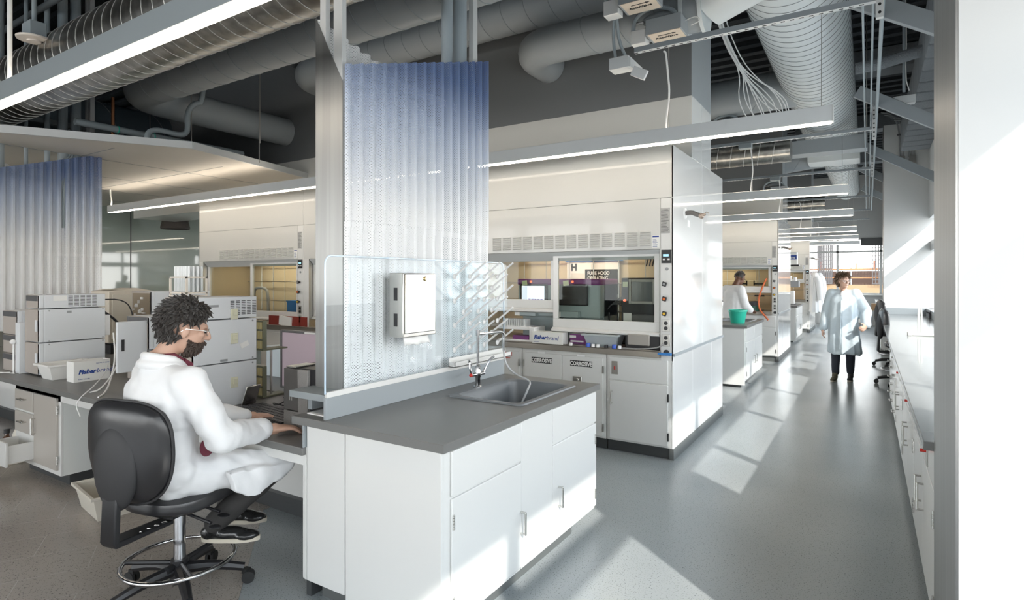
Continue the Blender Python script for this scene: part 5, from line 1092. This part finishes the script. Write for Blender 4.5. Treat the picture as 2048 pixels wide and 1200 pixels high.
# pipes running along the aisle on the right, with brackets
for x, r, l in ((-.03, .009, 'left of three thin pipes running above the aisle edge'), (.035, .009, 'middle of three thin pipes above the aisle edge'), (.095, .016, 'right and thickest of three pipes above the aisle edge')):
    o = ob('overhead_pipe', MB().cyl((x, 1.5, 3.62), (x, 20, 3.62), r, seg=10), pipeg); tag(o, l, 'pipe', 'thin pipes above the aisle edge')
for i, y in enumerate((4.64, 8.62, 11.7)):
    b_ = T('perforated_bracket', ['near white perforated bracket on the aisle pipes', 'second white perforated bracket on the aisle pipes', 'third white perforated bracket on the aisle pipes'][i], 'bracket', (.07, y-.05, 3.36), 0, 'white perforated brackets'); ob('plate', MB().box(-.022, .022, 0, .04, 0, .45), wallw, b_, .002); q = MB()
    for j in range(8): q.cyl((0, -.001, .035+j*.055), (0, .001, .035+j*.055), .010, seg=12)
    ob('holes', q, inkk, b_)
# ducts
def duct(pts, r, m, label, seam=.0, seam_m=None, name='duct', grp='round ducts', sm=0, seg=28, pitch=.14, sr=.005):
    d = T(name, label, 'duct', (0, 0, 0), 0, grp)
    b = MB().tube(pts, r, seg, smooth=sm); ob('body', b, m, d)
    if seam:
        NS = seg; s = MB(); A, B = V(pts[0]), V(pts[1]); dd = (B-A); n = int(dd.length/pitch); u = dd.normalized(); x = u.orthogonal().normalized(); y = u.cross(x)
        if True:
            for i in range(n):
                c = A+u*(i+.5)*pitch; s.tube([c+u*pitch*.18*math.sin(2*PI*k/NS)+(x*math.cos(2*PI*k/NS)+y*math.sin(2*PI*k/NS))*(r+.001) for k in range(NS)], sr, 5, closed=True)
        ob('spiral_seam', s, seam_m or m, d)
    return d
seamd = mat('seam_dark', (.22, .24, .25), .6); seaml = mat('seam_light', (.62, .62, .60), .35, metal=.5)
duct([(-.60, 1.2, 4.42), (-.60, 13.0, 4.42)], .45, ductw, 'huge white spiral duct running along the aisle ceiling', 1, seamd, pitch=.15, sr=.0035, seg=48)
duct([(-.52, 13.0, 4.25), (-.52, 19.5, 4.25)], .33, ductw, 'narrower white duct continuing toward the far window', 1, seamd, pitch=.2, sr=.004)
duct([(-12.8, 2.41, 3.60), (-1.0, 2.41, 3.60)], .30, galv, 'shiny galvanised spiral duct crossing the upper left', 1, seaml, pitch=.15, sr=.0035)
def bend(p, q, r_, c, n=8): pass
def path_elbow(x_end, y, z, x0, y_end, rad):
    P = [(x0, y, z), (x_end+rad, y, z)]
    for i in range(1, 9): a = PI/2*i/8; P.append((x_end+rad-rad*math.sin(a), y+rad-rad*math.cos(a), z))
    P.append((x_end, y_end, z)); return P
duct(path_elbow(-7.55, 3.47, 3.83, -.9, 5.64, .36), .2, ductg, 'long grey duct bending back at left behind the shiny duct', 1, fixd, pitch=.28, sr=.004)
duct(path_elbow(-6.8, 5.3, 4.45, -.9, 5.64, .3), .19, ductg, 'grey duct close to the grey wall with an elbow at left', 1, fixd, pitch=.28, sr=.004)
duct(path_elbow(-3.0, 5.12, 3.95, -1.38, 5.642, .26), .18, ductg, 'grey duct with elbow turning into the wall above corner hood', 1, fixd, pitch=.35, sr=.004)
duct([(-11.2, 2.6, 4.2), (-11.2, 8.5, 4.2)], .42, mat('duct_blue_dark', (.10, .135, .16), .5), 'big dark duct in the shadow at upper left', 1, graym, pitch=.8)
c_ = T('duct_collar', 'white cone and flanges joining a grey duct to the huge duct', 'duct', (-1.38, 5.12, 3.95), 0)
ob('flange', MB().cyl((0, 0, 0), (.03, 0, 0), .205, seg=28), ductw, c_); ob('sleeve', MB().cyl((.03, 0, 0), (.16, 0, 0), .185, seg=28), ductg, c_); ob('flange', MB().cyl((.16, 0, 0), (.19, 0, 0), .215, seg=28), ductw, c_); ob('cone', MB().cyl((.19, 0, 0), (.55, -.1, .2), .19, .30, seg=28), ductw, c_)
duct([(-4.5, 9.0, 4.25), (-.85, 9.0, 4.3)], .27, ductg, 'grey duct crossing into the huge duct over second island', 1, fixd, pitch=.9)
duct([(-3.5, 9.4, 3.5), (-.96, 9.4, 3.5)], .17, galv, 'short galvanised duct open ended over the second island', 1, seaml, pitch=.2, sr=.006)
duct([(-3.5, 13.2, 3.8), (-.6, 13.2, 4.1)], .22, ductg, 'grey duct crossing in the second row', 1, fixd, pitch=.9)
duct([(-3.5, 16.4, 3.5), (-.9, 16.4, 3.5)], .17, galv, 'galvanised duct over the third island', 1, seaml, pitch=.2, sr=.006)
o = ob('rectangular_duct', MB().box(-3.5, .0, 10.4, 10.75, 3.62, 3.84), ductg, bevel=.004); tag(o, 'flat grey rectangular duct crossing behind the huge duct end', 'duct')
o = ob('duct_end_box', MB().box(-1.0, -.12, 12.6, 13.2, 3.86, 4.0), ductw, bevel=.004); tag(o, 'white box closing the lower end of the huge duct', 'duct')
# valve assemblies
labm = mat('label_cream', (.74, .64, .53), .6)
def valve(x, y, z, label, s=1.0):
    v = T('air_valve', label, 'valve', (x, y, z), 0, 'duct valve assemblies')
    ob('housing', MB().box(-.15*s, .15*s, -.12*s, .10*s, 0, .13*s), ductg, v, .004); p = ob('label_plate', MB().box(-.13*s, .14*s, -.12*s, .09*s, -.004, 0), labm, v)
    text('lettering', 'AccuValve', .045*s, inkk, p, (0, .0, -.006), (PI, 0, 0), .001, align='CENTER'); ob('arrow', MB().box(-.06, .06, -.065, -.058, -.0065, -.004).prism([(.06, -.075), (.06, -.048), (.09, -.0615)], 'z', -.0065, -.004), inkk, p)
    ob('actuator', MB().box(-.30*s, -.17*s, -.06, .05, -.03, .09), plast, v, .004); ob('bracket', MB().tube([(-.30, -.02, .10), (-.30, -.02, .16), (-.2, -.02, .16)], .012, 6), steel, v)
    ob('flexible_conduit', MB().tube([(.10*s, .0, .13*s), (.05, -.03, .22), (-.12, -.06, .26), (-.27, -.05, .2), (-.29, -.04, .08)], .018, 8, smooth=2), pipeg, v)
    ob('round_plate', MB().sph((-.08, .06, .19), (.16, .10, .05), 16, 8), beamg, v)
    ob('loose_wires', MB().tube([(.15*s, 0, .1), (.24, 0, .12), (.28, .02, .08), (.2, 0, .05)], .004, 5, smooth=2), plast, v); return v
valve(-1.56, 4.50, 3.80, 'upper valve box with cream label facing down'); valve(-1.45, 4.85, 3.66, 'lower valve box with cream label facing down, nearer the slotted channel')
valve(-1.7, 9.0, 3.78, 'valve box on the duct over the second island'); valve(-1.5, 12.6, 3.3, 'valve box among the lights of the second row'); valve(-1.6, 16.4, 3.22, 'valve box on the third row duct')
j = T('junction_box', 'white junction box with two flexible conduits at channel end', 'junction box', (-1.86, 4.56, 3.36)); ob('box_body', MB().box(0, .17, 0, .13, 0, .10), fix, j, .004); ob('bracket', MB().box(.17, .19, .0, .3, 0, .08).box(.19, .32, .02, .05, -.10, -.02, rot=Matrix.Rotation(.5, 3, 'Y')), fix, j, .003)
for i in range(2): ob('flexible_conduit', MB().tube([(.04+.09*i, .06, .10), (.02+.05*i, .05, .25), (.03+.03*i, .03, .42), (.06, .0, .5)], .014, 8, smooth=1), pipeg, j)
for i, (y, l) in enumerate(((8.62, 'small junction box on the second channel'), (11.7, 'small junction box on the third channel'))): o = ob('junction_box', MB().box(-1.55, -1.38, y-.05, y+.07, 3.43, 3.50), fixd, bevel=.003); tag(o, l, 'junction box')
rw = random.Random(4)
for i in range(12):
    x = -1.33+rw.uniform(-.05, .05); e = -.98+rw.uniform(-.25, .22)
    cable([(x, 6.2, 4.5), (x, 6.6, 4.25+rw.uniform(-.05, .05)), (x+.12, 7.0, 3.98), (e-.1+rw.uniform(-.1, .1), 7.4, 3.75), (e, 7.6, 3.50+rw.uniform(-.08, .15))], .006, plast, 'white data cable hanging in the bundle by the huge duct', 'white cables hanging by the huge duct')
# braces, fireproofed steel
for i, (y, l) in enumerate(((5.3, 'nearest grey steel brace sloping to the window wall'), (8.0, 'second grey steel brace sloping to the window wall'), (11.2, 'third grey steel brace'), (13.6, 'fourth grey steel brace'), (16.5, 'farthest grey steel brace'))):
    o = ob('steel_brace', MB().box(-.62, .62, -.03, .03, -.07, .07, rot=Matrix.Rotation(.56, 3, 'Y')), beamg, loc=(.42, y, 3.50), bevel=.003); tag(o, l, 'brace', 'grey sloping steel braces')
o = ob('fireproofed_beam', MB().tube([(-.12, 7.6, 3.98), (.1, 7.6, 3.99), (.5, 7.6, 4.06), (.9, 7.6, 4.08)], .065, 12), deckm); tag(o, 'rough sprayed round beam above the middle pier', 'beam')
bb = MB()
for i in range(16): bb.box(.50, .92, 5.6+i*.42, 5.98+i*.42, 3.85+.0*i, 4.35)
o = ob('fireproofed_girder', bb, deckm, bevel=.02); tag(o, 'rough grey girder of block shapes along the window wall', 'beam')
fp = MB().box(-1.4, .97, 4.8, 5.3, 4.75, 5.13).box(-1.4, .97, 11.5, 12.0, 4.75, 5.13).box(-1.4, .97, 18, 18.5, 4.75, 5.13)
o = ob('fireproofed_joist', MB().box(-1.4, .97, 6.2, 6.6, 4.8, 5.12), deckm); tag(o, 'sprayed dark joist under the deck near', 'beam', 'sprayed joists')
for y in (10.4, 14.5, 18.5):
    o = ob('fireproofed_joist', MB().box(-1.4, .97, y, y+.4, 4.8, 5.12), deckm); tag(o, 'sprayed dark joist under the deck farther down the aisle', 'beam', 'sprayed joists')
# sensor, conduits with boxes on the middle pier
s = T('hanging_sensor', 'small white box lamp on a pipe near the middle pier', 'sensor', (.36, 8.0, 3.62)); ob('drop_pipe', MB().cyl((0, .05, .14), (0, .05, 1.5), .016, seg=10), pipeg, s); ob('housing', MB().prism([(0, 0), (0, .09), (.16, .12), (.2, .02)], 'x', -.11, .11), fix, s, .004); ob('wire', MB().tube([(.01, .04, 1.5), (.025, .03, .8), (.012, .03, .3), (.05, .05, .15)], .006, 6, smooth=1), plast, s)
c_ = T('wall_conduits', 'four grey conduits with two steel boxes on the middle pier', 'conduit', (.5, 13.2, 3.7))
for i, x in enumerate((0.02, .08, .17, .23)): ob('conduit', MB().tube([(x-.3+.0*i, -.05, 1.1-.06*i), (x-.12, -.03, 1.05-.05*i), (x, -.03, .75), (x, -.03, .20)], .013, 8, smooth=2), graym, c_)
ob('strap', MB().box(-.02, .28, -.045, 0, .62, .65), grayd, c_)
for x in (.0, .17): ob('switch_box', MB().box(x, x+.11, -.06, 0, .03, .22), steel, c_, .004)
# upper left services
def pip(pts, r, label, m=pipeg, name='overhead_pipe', grp='pipes in the upper left', sm=1): o = ob(name, MB().tube(pts, r, 10, smooth=sm), m); tag(o, label, 'pipe', grp); return o
o = ob('strut_rail', MB().box(-8.53, -8.47, .8, 3.8, 3.48, 3.54), fixd); tag(o, 'grey strut rail above the white ceiling panel', 'rail')
pip([(-7.5, 2.87, 3.35), (-7.52, 4.9, 3.36)], .04, 'grey pipe with green clips above the white ceiling panel', sm=0)
pip([(-7.2, 3.48, 3.16), (-7.2, 3.48, 3.33), (-7.2, 3.62, 3.38), (-7.2, 3.86, 3.36), (-7.2, 3.96, 3.42), (-7.2, 3.94, 3.65), (-7.2, 4.02, 3.80), (-7.2, 4.16, 3.84), (-7.2, 4.18, 5.15)], .033, 'curved grey pipe rising above the ceiling panel edge', sm=2)
pip([(-9.5, 2.3, 3.62), (-8.9, 2.3, 3.6), (-8.2, 2.35, 3.42)], .07, 'pale insulated pipe stub left under the shiny duct', fix)
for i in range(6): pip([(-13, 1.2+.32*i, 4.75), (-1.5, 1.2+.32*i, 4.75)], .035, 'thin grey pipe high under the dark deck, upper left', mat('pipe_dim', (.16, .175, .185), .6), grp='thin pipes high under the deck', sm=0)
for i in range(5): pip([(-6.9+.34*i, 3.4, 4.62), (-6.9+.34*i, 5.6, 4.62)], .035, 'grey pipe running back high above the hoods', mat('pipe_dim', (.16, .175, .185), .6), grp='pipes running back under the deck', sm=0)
for x, y in ((-6.1, 4.2), (-5.4, 4.5), (-7.2, 4.0), (-8.0, 3.9), (-6.7, 4.6)): o = ob('hanger_rod', MB().cyl((x, y, 3.1 if x < -6.6 else 3.2), (x, y, 5.1), .006, seg=6), steel); tag(o, 'thin threaded rod hanging from the deck, upper left', 'rod', 'thin hanger rods')
for i, y in enumerate((3.3, 3.7)): o = ob('pipe_clip', MB().tube([(-7.5+.041*math.cos(a*PI/5), y, 3.35+.041*math.sin(a*PI/5)) for a in range(10)], .006, 5, closed=True), green); tag(o, 'green clip around the grey pipe, %s' % ('nearer' if i == 0 else 'farther'), 'clip')
a = T('access_point', 'round white disc device under a grey box at top left', 'sensor', (-6.2, 2.07, 3.68)); ob('disc', MB().lathe((0, 0, 0), [(0, -.012), (.05, -.012), (.055, 0), (.125, .005), (.13, .02), (.0, .03)], 28), mat('disc_white', (.72, .66, .6), .5), a); ob('box_body', MB().box(-.09, .09, -.06, .06, .03, .15), pipeg, a, .004); ob('pipe', MB().cyl((0, 0, .15), (0, 0, 1.4), .02, seg=10), pipeg, a)
o = ob('drop_conduit', MB().cyl((-4.60, 1.41, 2.83), (-4.60, 1.41, 5.1), .014, seg=10), plast); tag(o, 'white vertical conduit dropping to the near long light', 'conduit')
o = ob('copper_pipe', MB().cyl((-7.62, 3.3, 3.16), (-7.62, 3.3, 3.75), .018, seg=10), mat('copper', (.45, .2, .1), .35, metal=.8)); tag(o, 'short copper pipe above the ceiling panel', 'pipe')
p = T('pendant_lamp', 'dark bell shaped pendant lamp before the green glass', 'lamp', (-12.5, 6.6, 2.65)); ob('shade', MB().lathe((0, 0, 0), [(.27, 0), (.28, .02), (.17, .50), (.15, .52), (0, .52)], 26), mat('shade_dark', (.10, .085, .075), .5), p); ob('shade_band', MB().lathe((0, 0, 0), [(.262, .17), (.235, .30)], 26), mat('shade_taupe', (.28, .22, .18), .5), p); ob('cord', MB().cyl((0, 0, .52), (0, 0, 2.56), .006), black, p)
# ---- construction site beyond the far window
con = mat('formwork', (.24, .15, .08), .8); brn = mat('site_brown', (.10, .06, .045), .9); orr = mat('site_orange', (.30, .13, .05), .7); rb = mat('rebar', (.08, .07, .068), .8); cg = mat('concrete', (.07, .075, .085), .8)
s = T('building_site', 'building under construction with orange deck edges beyond far window', 'building', (-2, 48, 0)); ob('lower_storey', MB().box(-14, 14, 0, 8, -8, .45), cg, s); ob('slab_edge', MB().box(-14, 14, -.3, 8, .45, 1.15), con, s); ob('deck_band', MB().box(-14, 14, 0.6, 8, 1.15, 2.15), brn, s)
ob('guard_rail', MB().box(-14, 14, -.1, .0, 2.2, 2.32), orr, s); ob('guard_rail', MB().box(-14, 14, -.1, 0, 1.62, 1.70), orr, s)
for i in range(14): ob('scaffold_post', MB().cyl((-13+i*2, -.05, .3), (-13+i*2, -.05, 2.9), .04), graym, s)
for i in range(24): ob('prop', MB().cyl((-13+i*1.1, -.02, 2.3), (-13+i*1.1, -.02, 2.55+.15*(i % 3)), .05), mat('site_red', (.6, .15, .08), .7), s)
for x, w_, z1, l in ((-1.1, .9, 7.5, 'left cage of column rebar beyond the far window'), (2.3, 1.5, 9.5, 'right taller cage of column rebar beyond the far window')):
    r = T('rebar_column', l, 'rebar', (x-2, 47.5, 1.2)); q = MB(); n_ = 8
    for i in range(n_+1): q.cyl((w_*i/n_, 0, 0), (w_*i/n_, 0, z1), .03, seg=5); q.cyl((w_*i/n_, w_, 0), (w_*i/n_, w_, z1), .03, seg=5)
    ob('bars', q, rb, r); q = MB()
    for i in range(int(z1/.28)): q.box(0, w_, -.02, .02, i*.28, i*.28+.05)
    ob('ties', q, rb, r)
